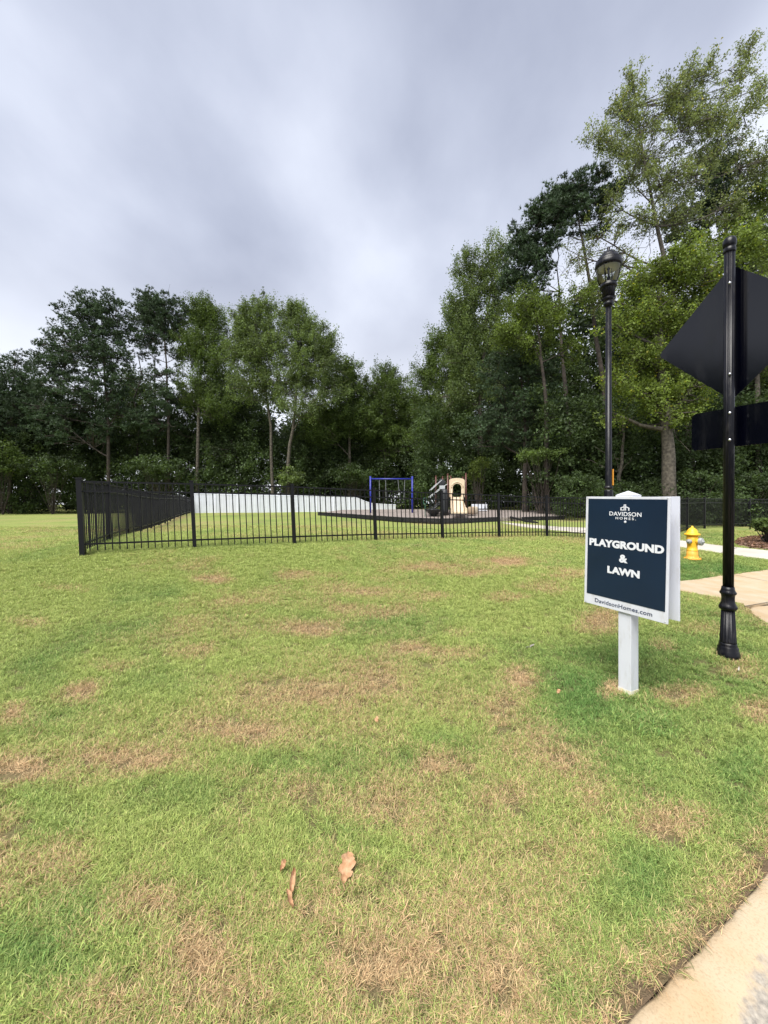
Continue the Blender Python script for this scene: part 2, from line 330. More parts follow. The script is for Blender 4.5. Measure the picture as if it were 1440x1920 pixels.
def G(px, py, off=0.0, zmin=.6, zmax=60):
    """point of the terrain seen at a pixel of the photograph"""
    z = np.exp(np.linspace(math.log(zmin), math.log(zmax), 900)); x = (px-CX)/F*z; r = CH-(py-HY)/F*z; hh = H(x, z)
    k = np.argmax(r <= hh)
    if k == 0: k = 899
    return Vector((x[k], z[k], h1(x[k], z[k])+off))
KERB = [(-26, -12.6), (-.6, .457), (.703, 1.131), (1.585, 1.587), (2.75, 2.27), (3.7, 3.05), (4.4, 3.95), (4.82, 4.85), (5.12, 5.42), (5.5, 5.72), (6.1, 5.93), (8, 6.5), (12, 7.7), (24, 11.4)]
def smooth_poly(p, it=2):
    for _ in range(it):
        q = [p[0]]
        for a, b in zip(p, p[1:]): q += [(a[0]*.75+b[0]*.25, a[1]*.75+b[1]*.25), (a[0]*.25+b[0]*.75, a[1]*.25+b[1]*.75)]
        p = q+[p[-1]]
    return p
KL = smooth_poly(KERB)
KA = np.array(KL)
def kerb_sd(x, y):
    """signed distance, + on the street side; and nearest point"""
    best = np.full(x.shape, 1e9); sg = np.zeros(x.shape); nx = np.zeros(x.shape); ny = np.zeros(x.shape)
    for (ax, ay), (bx, by) in zip(KL, KL[1:]):
        dx, dy = bx-ax, by-ay; l2 = dx*dx+dy*dy; t = np.clip(((x-ax)*dx+(y-ay)*dy)/l2, 0, 1); qx = ax+t*dx; qy = ay+t*dy
        d = np.hypot(x-qx, y-qy); s = np.sign((x-ax)*dy-(y-ay)*dx); m = d < best-1e-9
        best = np.where(m, d, best); sg = np.where(m, s, sg); nx = np.where(m, qx, nx); ny = np.where(m, qy, ny)
    return best*sg, nx, ny
def in_poly(x, y, poly):
    c = np.zeros(x.shape, bool); n = len(poly)
    for i in range(n):
        x1, y1 = poly[i][:2]; x2, y2 = poly[(i+1) % n][:2]
        if y1 == y2: continue
        c ^= ((y1 > y) != (y2 > y)) & (x < (x2-x1)*(y-y1)/(y2-y1)+x1)
    return c
# dry patches, listed where the photograph shows them (px, py, rx, ry, strength)
PATCH = [(1125, 1165, 45, 26, 1.1), (575, 1178, 55, 14, .9), (170, 1298, 38, 20, 1.1), (20, 1338, 34, 20, 1.3), (60, 1450, 95, 26, 1.2), (240, 1425, 110, 26, .9), (440, 1370, 90, 22, .8), (590, 1300, 130, 30, .7),
         (700, 1290, 70, 30, .6), (370, 1225, 55, 14, .7), (780, 1215, 60, 12, .8), (870, 1222, 60, 12, .6), (990, 1275, 35, 30, 1.1), (950, 1330, 40, 40, .8), (1000, 1400, 70, 50, .5), (1050, 1430, 70, 40, .7), (1290, 1300, 60, 20, .9),
         (830, 1440, 60, 25, .8), (730, 1520, 90, 40, .6), (950, 1500, 60, 30, .5), (1100, 1500, 60, 40, .5), (270, 1700, 50, 30, .9), (350, 1770, 60, 50, .9), (400, 1850, 90, 50, .6), (180, 1870, 80, 30, .5), (700, 1800, 130, 60, .7), (950, 1850, 80, 60, .6), (570, 1700, 80, 40, .4),
         (410, 1085, 40, 9, 1.0), (560, 1078, 60, 9, .8), (800, 1063, 60, 8, .8), (950, 1054, 40, 8, 1.1), (1020, 1100, 60, 14, .6), (1060, 1080, 45, 10, .7), (700, 1110, 50, 7, .5), (800, 1118, 60, 8, .5), (960, 1120, 50, 8, .8), (470, 1128, 60, 9, .5), (120, 1105, 60, 8, .5), (60, 1170, 60, 12, .5),
         (1145, 1295, 28, 20, 1.2), (1420, 1340, 35, 25, .9), (1260, 1560, 60, 25, .8), (1270, 1530, 50, 16, .6), (0, 1600, 45, 100, .7), (100, 1620, 60, 60, .35), (1370, 1260, 60, 25, .6), (1240, 1210, 40, 20, .5), (650, 1640, 40, 15, .3), (1320, 1180, 60, 18, .4), (560, 1480, 60, 26, .4),(700,1150,80,10,.4),(220,1250,50,12,.4),(880,1075,60,7,.6),(640,1140,40,8,.5)]
GREEN = [(350, 1480, 140, 50, .9), (480, 1430, 120, 30, .8), (1190, 1640, 90, 70, .75), (60, 1800, 110, 70, .8), (140, 1720, 80, 60, .6), (620, 1430, 70, 50, .6), (760, 1430, 50, 30, .9), (1100, 1310, 70, 50, 1.0), (1150, 1230, 120, 22, .6), (830, 1390, 60, 25, .6), (60, 1260, 80, 30, .5),
         (1400, 1450, 50, 60, .8), (300, 1270, 80, 25, .5), (100, 1530, 120, 60, .5), (620, 1560, 110, 40, .5), (1080, 1870, 60, 50, .6), (1330, 1350, 70, 30, .4), (560, 1800, 60, 40, .3), (1350, 1060, 120, 22, 1.2), (1300, 1080, 60, 18, .8)]
def lawn_attr(x, y, z):
    yy = np.maximum(y, .3); px = CX+F*x/yy; py = HY+F*(CH-z)/yy
    near = y > .7
    wx = px+(fbm(x, y, 3.2, 5, 5)-.5)*150/np.maximum(yy, 1)**.5; wy = py+(fbm(x, y, 3.2, 5, 9)-.5)*90/np.maximum(yy, 1)
    d = np.full(x.shape, .05); l = np.full(x.shape, .22)
    d += .95*np.clip(fbm(x, y, .55, 5, 21)-.52, -.2, 1)*1.3 + .7*(fbm(x, y, 3.6, 5, 31)-.5)
    l += 1.5*(fbm(x, y, .6, 4, 41)-.5)+.6*(fbm(x, y, 2.2, 3, 47)-.5)
    for a, arr, k in ((PATCH, 'd', 1.05), (GREEN, 'l', .65)):
        acc = np.zeros(x.shape)
        for cx, cy, rx, ry, s in a: acc = np.maximum(acc, s*np.exp(-((wx-cx)/rx)**2-((wy-cy)/ry)**2))
        acc = np.where(near, acc, 0)
        if arr == 'd': d = d+acc*k; l = l-acc*.25
        else: l = l+acc*k; d = d-acc*.45
    d += .38*np.exp(-(np.clip(y, 0, 9)/2.0)**2)+.5*np.exp(-(np.clip(y, 0, 9)/2.2)**2)*(fbm(x, y, 7, 3, 71)-.42)              # the front of the lawn is thinner and strawier
    d += .10*np.clip((y-4)/6, 0, 1); l -= .2*np.clip((y-4)/6, 0, 1)
    return np.clip(d, 0, 1.3), np.clip(l, 0, 1.1)
def axis(a0, a1, d0, grow, lim):
    v = list(np.arange(a0, a1, d0)); s = d0; t = v[-1]
    while t < lim: s *= grow; t += s; v.append(t)
    return v
xs = axis(0, 5.6, .08, 1.06, 420); xs = sorted([-v for v in xs[1:]]+xs)
ys = sorted(axis(0, 8, .08, 1.05, 600)+[-v for v in axis(.08, .9, .08, 1.12, 300)])
GX, GY = np.meshgrid(np.array(xs), np.array(ys)); gx = GX.ravel(); gy = GY.ravel()
sd_, nx_, ny_ = kerb_sd(gx, gy)
nr = gy > -9
snap = (np.abs(sd_) < .06) & nr
gx = np.where(snap, nx_, gx); gy = np.where(snap, ny_, gy)
gz = H(gx, gy)
amp = np.clip((gy-.5)/3, .2, 1)*.02
gz = gz+(fbm(gx, gy, 1.3, 3, 3)-.5)*amp
wdt = len(xs); hgt = len(ys)
idx = np.arange(wdt*hgt).reshape(hgt, wdt)
fc = np.stack([idx[:-1, :-1].ravel(), idx[:-1, 1:].ravel(), idx[1:, 1:].ravel(), idx[1:, :-1].ravel()], 1)
sdf = np.where(snap, 0, sd_)
keep = ~((sdf[fc] >= -1e-6).all(1))
# faces cut by the line farther out, where the grid is coarse, are kept below the kerb
gz = np.where((sdf > 1e-6), gz-.4, gz)
fc = fc[keep & ~((sdf[fc].max(1) > .3) & (sdf[fc].min(1) >= -.02))]
me = np_mesh('lawn', np.stack([gx, gy, gz], 1), fc)
dry, lush = lawn_attr(gx, gy, gz)
sideA, sideB = V(151, 1038, front_pts[0][2]), V(359, 962, 36.2)
def seg_d(x, y, a, b):
    dx, dy = b[0]-a[0], b[1]-a[1]; t = np.clip(((x-a[0])*dx+(y-a[1])*dy)/(dx*dx+dy*dy), 0, 1); return np.hypot(x-a[0]-t*dx, y-a[1]-t*dy)
soil = np.exp(-(np.maximum(-sd_-.015, 0)/.085)**1.4)*.95
dry = dry+np.exp(-(np.abs(sd_)/.2)**2)*.5
fl = [V(*p) for p in front_pts]
for a, b in zip(fl, fl[1:]):
    q = seg_d(gx, gy, a, b); dry = dry+.55*np.exp(-(q/.12)**2)
q = seg_d(gx, gy, sideA, sideB); dry = dry+.7*np.exp(-(q/.22)**2); soil = np.maximum(soil, .5*np.exp(-(q/.16)**2))
for nm, a in (('dry', dry), ('lush', lush), ('soil', soil), ('thatch', .85*np.clip((9-gy)/6, 0, 1)*(gy > -4))):
    at = me.attributes.new(nm, 'FLOAT', 'POINT'); at.data.foreach_set('value', a.astype(np.float32))
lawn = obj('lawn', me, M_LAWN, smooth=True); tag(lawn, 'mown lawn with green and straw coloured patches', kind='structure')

# kerb, gutter, street --------------------------------------------------------------------
def street():
    prof = [(-.010, -.25), (-.010, -.019), (.004, -.010), (.03, -.010), (.06, -.012), (.10, -.017), (.14, -.024), (.18, -.037), (.22, -.055), (.26, -.078), (.30, -.10), (.36, -.135), (.46, -.15), (.72, -.135), (.74, -.14), (.74, -.3)]
    n = len(KL); nor = []
    for i in range(n):
        a = KA[max(i-1, 0)]; b = KA[min(i+1, n-1)]; t = (b-a)/np.linalg.norm(b-a); nor.append((t[1], -t[0]))
    # resample lengthwise for stains
    pts = []
    for i in range(n-1):
        L_ = np.linalg.norm(KA[i+1]-KA[i]); k = max(1, int(L_/.06) if L_ < 8 else 30)
        for j in range(k):
            t = j/k; pts.append((KA[i]*(1-t)+KA[i+1]*t, np.array(nor[i])*(1-t)+np.array(nor[i+1])*t))
    pts.append((KA[-1], np.array(nor[-1])))
    vs = []; st = []
    for p, nn in pts:
        h0 = h1(p[0], p[1])
        for o, dz in prof:
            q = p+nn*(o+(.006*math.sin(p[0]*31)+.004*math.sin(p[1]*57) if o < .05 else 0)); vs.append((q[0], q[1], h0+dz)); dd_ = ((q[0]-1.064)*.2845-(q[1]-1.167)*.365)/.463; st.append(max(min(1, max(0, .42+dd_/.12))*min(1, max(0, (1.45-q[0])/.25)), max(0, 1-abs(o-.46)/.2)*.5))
    k = len(prof); m = len(pts)
    fcs = [(i*k+j, (i+1)*k+j, (i+1)*k+j+1, i*k+j+1) for i in range(m-1) for j in range(k-1)]
    me = np_mesh('kerb', vs, fcs); at = me.attributes.new('stain', 'FLOAT', 'POINT'); at.data.foreach_set('value', np.array(st, np.float32))
    o = obj('kerb', me, M_TANC, smooth=True); tag(o, 'tan concrete rolled kerb with gutter at the lawn edge', kind='structure')
    vs = []
    for p, nn in pts:
        h0 = h1(p[0], p[1]); a = p-nn*.25; b = p+nn*.004; vs += [(a[0], a[1], h0-.05), (p[0]-nn[0]*.08, p[1]-nn[1]*.08, h0-.028), (b[0], b[1], h0-.026)]
    o = obj('edge_soil', np_mesh('edge_soil', vs, [(i*3+j, (i+1)*3+j, (i+1)*3+j+1, i*3+j+1) for i in range(m-1) for j in range(2)]), mat('soil', (.045, .03, .022), .95, scale=60, col2=(.11, .075, .05), bump=.6, bscale=90)); tag(o, 'dark soil edge between lawn and kerb', kind='structure')
    vs = []
    for p, nn in pts:
        h0 = h1(p[0], p[1]); a = p+nn*.735; b = p+nn*9+(0, -2); vs += [(a[0], a[1], h0-.146), (b[0], b[1], h0-.10), (b[0]+nn[0]*40, b[1]+nn[1]*40-60, h0-.2)]
    fcs = [(i*3+j, (i+1)*3+j, (i+1)*3+j+1, i*3+j+1) for i in range(m-1) for j in range(2)]
    o = obj('street', np_mesh('street', vs, fcs), M_ASPH); tag(o, 'dark asphalt street', kind='structure')
street()
# kerb joints (thin recessed-looking saw cuts)
def sheet(name, pxpts, off, m, label, smooth_n=0, skirt=.06, holes=None, kind='structure', raw=None):
    pts = raw or [tuple(G(a, b)) for a, b in pxpts]
    if smooth_n: pts2 = smooth_poly([(p[0], p[1]) for p in pts]+[(pts[0][0], pts[0][1])], smooth_n)[:-1]
    else: pts2 = [(p[0], p[1]) for p in pts]
    # subdivide edges
    dense = []
    for a, b in zip(pts2, pts2[1:]+pts2[:1]):
        L_ = math.hypot(b[0]-a[0], b[1]-a[1]); k = max(1, int(L_/.5))
        for j in range(k): dense.append((a[0]+(b[0]-a[0])*j/k, a[1]+(b[1]-a[1])*j/k))
    bm = bmesh.new(); vs = [bm.verts.new((p[0], p[1], 0)) for p in dense]
    f = bm.faces.new(vs); bm.normal_update()
    if f.normal.z < 0: f.normal_flip()
    bnd = list(bm.edges)
    x0 = min(p[0] for p in dense); x1 = max(p[0] for p in dense); y0 = min(p[1] for p in dense); y1 = max(p[1] for p in dense)
    for ax, a0, a1 in ((0, x0, x1), (1, y0, y1)):
        st = max(.5, (a1-a0)/30); t = a0+st
        while t < a1:
            co = (t, 0, 0) if ax == 0 else (0, t, 0); no = (1, 0, 0) if ax == 0 else (0, 1, 0)
            bmesh.ops.bisect_plane(bm, geom=bm.verts[:]+bm.edges[:]+bm.faces[:], plane_co=co, plane_no=no); t += st
    vv = bm.verts[:]; hh = H([v.co.x for v in vv], [v.co.y for v in vv])
    for v, q in zip(vv, hh): v.co.z = q+off
    be = [e for e in bm.edges if e.is_boundary]
    r = bmesh.ops.extrude_edge_only(bm, edges=be)
    for v in r['geom']:
        if isinstance(v, bmesh.types.BMVert): v.co.z -= skirt
    bmesh.ops.recalc_face_normals(bm, faces=bm.faces[:])
    o = obj(name, bm, m); tag(o, label, kind=kind); return o, dense
walk_up = [(940, 980.5), (985, 984), (1050, 989), (1097, 990.5), (1180, 999), (1275, 1015), (1360, 1026), (1440, 1034), (1560, 1049)]
walk_lo = [(1560, 1070), (1440, 1051), (1360, 1040), (1275, 1028), (1180, 1010), (1097, 1001), (1040, 996), (975, 987.5)]
o, poly1 = sheet('footpath', walk_up+walk_lo, .03, M_CONC, 'pale concrete footpath curving to the playground')
ramp_px = [(1200, 1101), (1275, 1092), (1350, 1082), (1440, 1070.5), (1560, 1060), (1600, 1092), (1500, 1122), (1440, 1133), (1398, 1139.5), (1393, 1135), (1345, 1123), (1275, 1110), (1200, 1103)]
o, poly2 = sheet('pavement', ramp_px, .022, M_TANC, 'tan concrete pavement apron at the street corner')
bed_px = [(1377, 1018), (1388, 1011), (1410, 1008), (1440, 1006), (1520, 1006), (1560, 1046), (1440, 1033), (1405, 1029), (1384, 1024)]
o, poly3 = sheet('mulch_bed', bed_px, .045, M_MULCHR, 'brown bark mulch bed', 1)
# joints
def joint(a, b, w=.012, off=.0265, name='joint', parent=None):
    A, B = G(*a), G(*b); n = 12; d = (B-A); d.z = 0; u = Vector((-d.y, d.x, 0)).normalized()*w/2; bm = bmesh.new(); prev = None
    for i in range(n+1):
        p = A+(B-A)*i/n; p.z = h1(p.x, p.y)+off; c = [bm.verts.new(p+u), bm.verts.new(p-u)]
        if prev: bm.faces.new((prev[0], prev[1], c[1], c[0]))
        prev = c
    return obj(name, bm, M_JOINT, parent)
pav = [o for o in bpy.data.objects if o.name == 'pavement'][0]
jn = [((1395, 1140), (1440, 1132)), ((1372, 1079.5), (1440, 1092)), ((1300, 1089), (1440, 1112))]
for a, b in jn[:2]: joint(a, b, .014, .0262, parent=pav)
fp = [o for o in bpy.data.objects if o.name == 'footpath'][0]
for a, b in (((1352, 1039), (1382, 1029)), ((1290, 1029.5), (1316, 1021)), ((1085, 999.5), (1110, 992.5)), ((1030, 993.5), (1050, 989.5))): joint(a, b, .02, .0345, parent=fp)

# ------------------------------------------------------------------ playground bed
bedpts = [(598, 961.5, 26.5), (640, 964, 25.4), (697, 967.5, 24), (756, 971.5, 22.6), (826, 973.5, 21.5), (880, 973, 21.3), (933, 971, 21.5), (962, 970, 21.6), (1058, 968, 23), (1062, 958, 28), (900, 955.5, 29), (742, 955, 31), (640, 956, 33)]
def playbed():
    bm = bmesh.new(); vs = [bm.verts.new(V(*p)) for p in bedpts]; c = bm.verts.new(V(830, 962.5, 25))
    for i in range(len(vs)): bm.faces.new((vs[i], vs[(i+1) % len(vs)], c))
    bmesh.ops.recalc_face_normals(bm, faces=bm.faces[:])
    if sum(f.normal.z for f in bm.faces) < 0: bmesh.ops.reverse_faces(bm, faces=bm.faces[:])
    r = bmesh.ops.extrude_edge_only(bm, edges=[e for e in bm.edges if e.is_boundary])
    for v in r['geom']:
        if isinstance(v, bmesh.types.BMVert): v.co.z -= .8
    o = obj('playground_mulch', bm, M_MULCH); tag(o, 'grey brown wood mulch of the playground bed', kind='structure')
playbed()
def border(label, pts, hts, name='playground_border'):
    e = empty(name, tuple(V(*pts[0])), 0, label, 'playground border', 'black playground borders'); inv = Matrix.Translation(-e.location)
    for (a, b) in zip(pts, pts[1:]):
        A, B = V(*a), V(*b); L_ = (B-A).length; n = max(1, round(L_/1.25)); 
        for i in range(n):
            p = A+(B-A)*(i/n); q = A+(B-A)*((i+1)/n); d = q-p; ang = math.atan2(d.y, d.x)
            for lv in range(hts):
                Rz = Matrix.Rotation(ang, 3, 'Z') @ Matrix.Rotation(-math.atan2(d.z, math.hypot(d.x, d.y)), 3, 'Y')
                bm = boxbm((p+q)/2-e.location+Vector((0, 0, .0-lv*.135+random.uniform(-.006, .006))), (d.length-.025, .10, .125), Rz, .015)
                obj('timber', bm, M_TIMBER, e)
    return e
border('long curved black timber edging along the front of the playground mulch', [(596, 961.5, 26.4), (640, 964.3, 25.3), (697, 967.8, 23.9), (756, 971.8, 22.5), (826, 974, 21.35), (880, 973.5, 21.2), (934, 971.3, 21.4)], 2)
border('short black timber edging slanting beside the playground path', [(956, 970, 21.6), (983, 976, 20.9), (1010, 980.5, 20.4)], 1)
border('low black timber edging right of the path at the far right playground end', [(978, 971.5, 21.8), (1058, 969, 22.8)], 2)

# ------------------------------------------------------------------ white vinyl fence far behind
def white_fence():
    pts = [(361, 925, 962.5, 36.50), (404, 926, 962, 37.02), (446, 927, 961.5, 37.53), (486, 927.8, 961, 38.01), (524, 928.6, 960.5, 38.47), (560, 929, 960, 38.90), (594, 929.6, 959.6, 39.31), (626, 930, 959, 39.70), (656, 930.5, 959, 40.06), (672, 934, 959, 40.25), (686, 940, 959, 40.42), (700, 944, 959.5, 40.59), (721, 945.2, 960, 40.85), (742, 946, 960, 41.10)]
    A = V(pts[0][0], pts[0][2], pts[0][3]); e = empty('privacy_fence', A, 0, 'long white vinyl privacy fence stepping down behind the lawn', 'fence')
    for i, (a, b) in enumerate(zip(pts, pts[1:])):
        t0, b0, t1, b1 = V(a[0], a[1], a[3]), V(a[0], a[2], a[3]), V(b[0], b[1], b[3]), V(b[0], b[2], b[3]); b0.z -= .4; b1.z -= .4
        bm = bmesh.new(); d = (b1-b0); d.z = 0; n = Vector((d.y, -d.x, 0)).normalized(); nb = max(2, int(d.length/.25))
        for k in range(nb):
            u0 = k/nb+.003; u1 = (k+1)/nb-.003; q = [b0.lerp(b1, u0), b0.lerp(b1, u1), t0.lerp(t1, u1)-Vector((0, 0, .03)), t0.lerp(t1, u0)-Vector((0, 0, .03))]
            f = [bm.verts.new(p+n*.02-e.location) for p in q]; g = [bm.verts.new(p-n*.02-e.location) for p in q]
            bm.faces.new(f); bm.faces.new(g[::-1])
            for j in range(4): bm.faces.new((f[j], f[(j+1) % 4], g[(j+1) % 4], g[j]))
        obj('panel', bm, M_WFENCE, e)
        bm = bmesh.new(); tube(bm, [t0+n*.0-e.location-Vector((0, 0, .04)), t1-e.location-Vector((0, 0, .04))], .045, 4); obj('rail', bm, M_WFENCE, e)
        if not 8 < i < 11:
            m = (t0+b0)/2; obj('post', boxbm(m-e.location, (.13, .13, (t0-b0).length+.06)), M_WFENCE, e)
white_fence()

# ------------------------------------------------------------------ black metal fences
UNIT = {}
def unit_box(m):
    if m.name not in UNIT:
        bm = bmesh.new(); bmesh.ops.create_cube(bm, size=1); me_ = bpy.data.meshes.new('bar'); bm.to_mesh(me_); bm.free(); me_.materials.append(m); UNIT[m.name] = me_
    return UNIT[m.name]
def bar(name, a, b, w, m, e, w2=None):
    d = b-a; o = bpy.data.objects.new(name, unit_box(m)); link(o, e); o.location = (a+b)/2-e.location
    q = d.to_track_quat('Z', 'Y')
    if abs(d.normalized().z) > .9:
        q = Matrix.Rotation(math.atan2(e['dir'][1], e['dir'][0]), 4, 'Z').to_quaternion(); 
        lean = Vector((0, 0, 1)).rotation_difference(d.normalized()); q = lean @ q
    o.rotation_mode = 'QUATERNION'; o.rotation_quaternion = q; o.scale = (w, w2 or w, d.length); return o
def metal_fence(label, posts, npick=15, name='metal_fence', lastpost=True, pw=.074, corner=False):
    """posts: list of (base, top) vectors"""
    e = empty(name, posts[0][0], 0, label, 'fence', 'black metal picket fences')
    e['dir'] = [1.0, 0.0]
    for i, (b, t) in enumerate(posts):
        j = min(i, len(posts)-2); d = posts[j+1][0]-posts[j][0]; e['dir'] = [d.x, d.y]
        if i < len(posts)-1 or lastpost:
            w = pw*1.15 if (corner and i == 0) else pw
            bar('post', b-(t-b)*.1, t, w, M_FENCE, e)
            c = bar('post_cap', t, t+(t-b).normalized()*.025, w*1.22, M_FENCE, e)
        if i < len(posts)-1:
            b2, t2 = posts[i+1]
            for f in (.965, .835, .125): bar('rail', b.lerp(t, f), b2.lerp(t2, f), .03, M_FENCE, e, .034)
            for k in range(npick):
                u = (k+1)/(npick+1); p = b.lerp(b2, u); q = t.lerp(t2, u); dd = q-p; bar('picket', p+dd*.035, p+dd*.962, .019, M_FENCE, e)
    del e['dir']
    return e
fr = []
lean = [7, 6, 5, 4, 3, 2.2, 1.5]
for (x, t, b), dl in zip(FRONT, lean):
    z = zf(t, b); B = V(x+dl/2, b, z); T = V(x-dl/2, t, z); fr.append((B, T))
metal_fence('long black metal picket fence facing the front lawn', fr, 15, corner=True)
x2 = [(1025, 930.5, 1007, None), (1097, 931, 1009, None), (1170, 931.5, 1009.5, None), (1238, 933, 1004, 14.7)]
rr = [(fr[-1][0].copy(), fr[-1][1].copy())]
for px, z in ((1110, 13.3), (1197, 13.3), (1262, 14.9)):
    g = V(px, 945, z); b = Vector((g.x, g.y, h1(g.x, g.y))); rr.append((b, b+Vector((0, 0, FH))))
metal_fence('black metal picket fence section running behind the navy sign', rr, 15, lastpost=False)
rr2 = []
for px, z in ((1262, 14.9), (1289, 16.6), (1321, 18), (1362, 18.9), (1405, 19.7), (1450, 20.5), (1497, 21.2), (1545, 22)):
    g = V(px, 945, z); b = Vector((g.x, g.y, h1(g.x, g.y))); rr2.append((b, b+Vector((0, 0, FH))))
metal_fence('dark metal picket fence beyond the yellow hydrant at the wood edge', rr2, 16)
sf = []
n = 15
for i in range(n+1):
    p = sideA.lerp(sideB, (i/n)); p.z = sideA.z+(sideB.z-sideA.z)*(i/n)
    p.z = .5*p.z+.5*h1(p.x, p.y) if i else p.z
    if i == 0: p = fr[0][0].copy(); sf.append((p, fr[0][1].copy())); continue
    sf.append((p, p+Vector((-.03*p.y/8, 0, FH))))
off = (sf[1][0]-sf[0][0]).normalized()*.09
sf[0] = (sf[0][0]+off, sf[0][1]+off)
metal_fence('black metal picket fence running back from the left corner toward the white fence', sf, 15)

# ------------------------------------------------------------------ sign
def text_bm(s, size, offset=0.0, extrude=.0012, space=1.0, align='CENTER'):
    cu = bpy.data.curves.new('t', 'FONT'); cu.body = s; cu.size = size; cu.offset = offset; cu.extrude = extrude; cu.align_x = align; cu.align_y = 'CENTER'; cu.space_character = space; cu.resolution_u = 3
    o = bpy.data.objects.new('t', cu); COL.objects.link(o); dg = bpy.context.evaluated_depsgraph_get(); m = bpy.data.meshes.new_from_object(o.evaluated_get(dg)); bpy.data.objects.remove(o); bpy.data.curves.remove(cu)
    bm = bmesh.new(); bm.from_mesh(m); bpy.data.meshes.remove(m)
    for f in bm.faces: f.smooth = False
    return bm
def fit_text(s, w, h, bold, space=1.0):
    """lettering scaled to an exact width and height"""
    bm = text_bm(s, 1.0, bold, .0, space); xs_ = [v.co.x for v in bm.verts]; ys_ = [v.co.y for v in bm.verts]
    cx, cy = (max(xs_)+min(xs_))/2, (max(ys_)+min(ys_))/2; sx = w/(max(xs_)-min(xs_)); sy = h/(max(ys_)-min(ys_))
    for v in bm.verts: v.co = Vector(((v.co.x-cx)*sx, (v.co.y-cy)*sy, 0))
    r = bmesh.ops.extrude_face_region(bm, geom=bm.faces[:])
    for v in r['geom']:
        if isinstance(v, bmesh.types.BMVert): v.co.z += .0015
    bmesh.ops.recalc_face_normals(bm, faces=bm.faces[:])
    for f in bm.faces: f.smooth = False
    return bm
def build_sign():
    SW, SH = .654, .914
    L0 = V(1097.7, 931.1, 3.335); R0 = V(1256, 931.8, 2.748)
    d = (R0-L0); d.z = 0; u = d.normalized(); n = Vector((u.y, -u.x, 0))      # n faces the camera side
    cx = (L0+R0)/2; pc = Vector((cx.x, cx.y, 0))-n*.062; gz_ = h1(pc.x, pc.y)
    gz_ = V(1177, 1300, 3.09).z
    e = empty('lawn_sign', (pc.x, pc.y, gz_), math.atan2(u.y, u.x), 'white post with a navy playground and lawn sign board standing on the grass', 'sign')
    # local frame: x = u (right), -y = n (front), z up
    ztop = (L0.z+R0.z)/2-gz_
    zb = ztop-SH; yf = -.062
    ry = math.atan2(L0.z-R0.z, SW)
    Rt = Matrix.Rotation(ry, 3, 'Y')
    C0 = Vector((0, yf, (ztop+zb)/2))
    def L(x, y, z): return C0+Rt @ Vector((x, y, z))
    front = obj('sign_board', boxbm(L(0, 0, 0), (SW, .012, SH), Rt, .002), M_WHITE, e)
    obj('back_board', boxbm((-.004, .076, (ztop+zb)/2-.002), (SW+.004, .012, SH), None, .002), M_WHITE, e)
    # post with a thin groove, base skirt, pyramid cap
    PW = .100
    obj('post', boxbm((0, 0, (ztop-.05)/2-.15), (PW, PW, ztop+.2), None, .004), M_WHITE, e)
    bm = bmesh.new(); pt = ztop-.02
    box(bm, (0, 0, pt+.018), (PW+.028, PW+.028, .03), None, .002)
    a = PW/2+.014
    vs = [bm.verts.new((x*a, y*a, pt+.034)) for x, y in ((-1, -1), (1, -1), (1, 1), (-1, 1))]; t = bm.verts.new((0, 0, pt+.068))
    for i in range(4): bm.faces.new((vs[i], vs[(i+1) % 4], t))
    obj('post_cap', bm, M_WHITE, e)
    obj('stained_foot', boxbm((0, 0, -.02), (PW+.003, PW+.003, .15)), mat('foot_stain', (.62, .56, .36), .8, scale=30, col2=(.70, .68, .58)), e)
    # printed face
    x0 = -SW/2+.024; x1 = SW/2-.018; z1 = SH/2-.018; z0 = -SH/2+.085
    obj('navy_panel', boxbm(L((x0+x1)/2, -.0072, (z0+z1)/2), (x1-x0, .0024, z1-z0), Rt), M_NAVY, front).location = (0, 0, 0)
    def put(name, bm, x, z, m, y=-.0084):
        X = Matrix(((1, 0, 0), (0, 0, -1), (0, 1, 0)))
        for v in bm.verts: v.co = L(x, y, z)+Rt @ (X @ v.co)
        return obj(name, bm, m, front)
    def uv(u_, v_): return (u_-.5)*SW, (.5-v_)*SH
    for s, u_, v_, w, h, bold, sp, m in (('DAVIDSON', .5135, .149, .249, .033, .012, 1.05, M_WPRINT), ('HOMES.', .522, .187, .157, .0195, .012, 1.5, M_WPRINT),
                                  ('PLAYGROUND', .507, .419, .581, .062, .052, 1.02, M_WPRINT), ('&', .506, .536, .066, .064, .045, 1, M_WPRINT), ('LAWN', .505, .650, .253, .058, .052, 1.0, M_WPRINT),
                                  ('DavidsonHomes.com', .497, .954, .451, .033, .012, 1.05, M_NAVYT)):
        x, z = uv(u_, v_); put('lettering', fit_text(s, w, h, bold, sp), x, z, m, -.0084 if m is M_WPRINT else -.0062)
    # roof-shaped dh emblem
    bm = bmesh.new()
    def poly(pts):
        f = [bm.verts.new((x, y, 0)) for x, y in pts]; g = [bm.verts.new((x, y, .0015)) for x, y in pts]; bm.faces.new(g); bm.faces.new(f[::-1])
        for j in range(len(pts)): bm.faces.new((f[j], f[(j+1) % len(pts)], g[(j+1) % len(pts)], g[j]))
    for s in (-1, 1):
        def m_(pts): return [(s*x, y) for x, y in pts] if s > 0 else [(s*x, y) for x, y in pts][::-1]
        poly(m_([(.002, -.028), (.008, -.028), (.008, .030), (.002, .034)]))
        poly(m_([(.0082, .012), (.031, -.0005), (.031, -.009), (.0082, .003)]))
        poly(m_([(.0235, -.028), (.031, -.028), (.031, -.0092), (.0235, -.005)]))
        if s < 0: poly(m_([(.0082, -.028), (.0233, -.028), (.0233, -.0205), (.0082, -.0205)]))
    for v in bm.verts: v.co.x *= 1.13; v.co.y = (v.co.y-.003)*.8
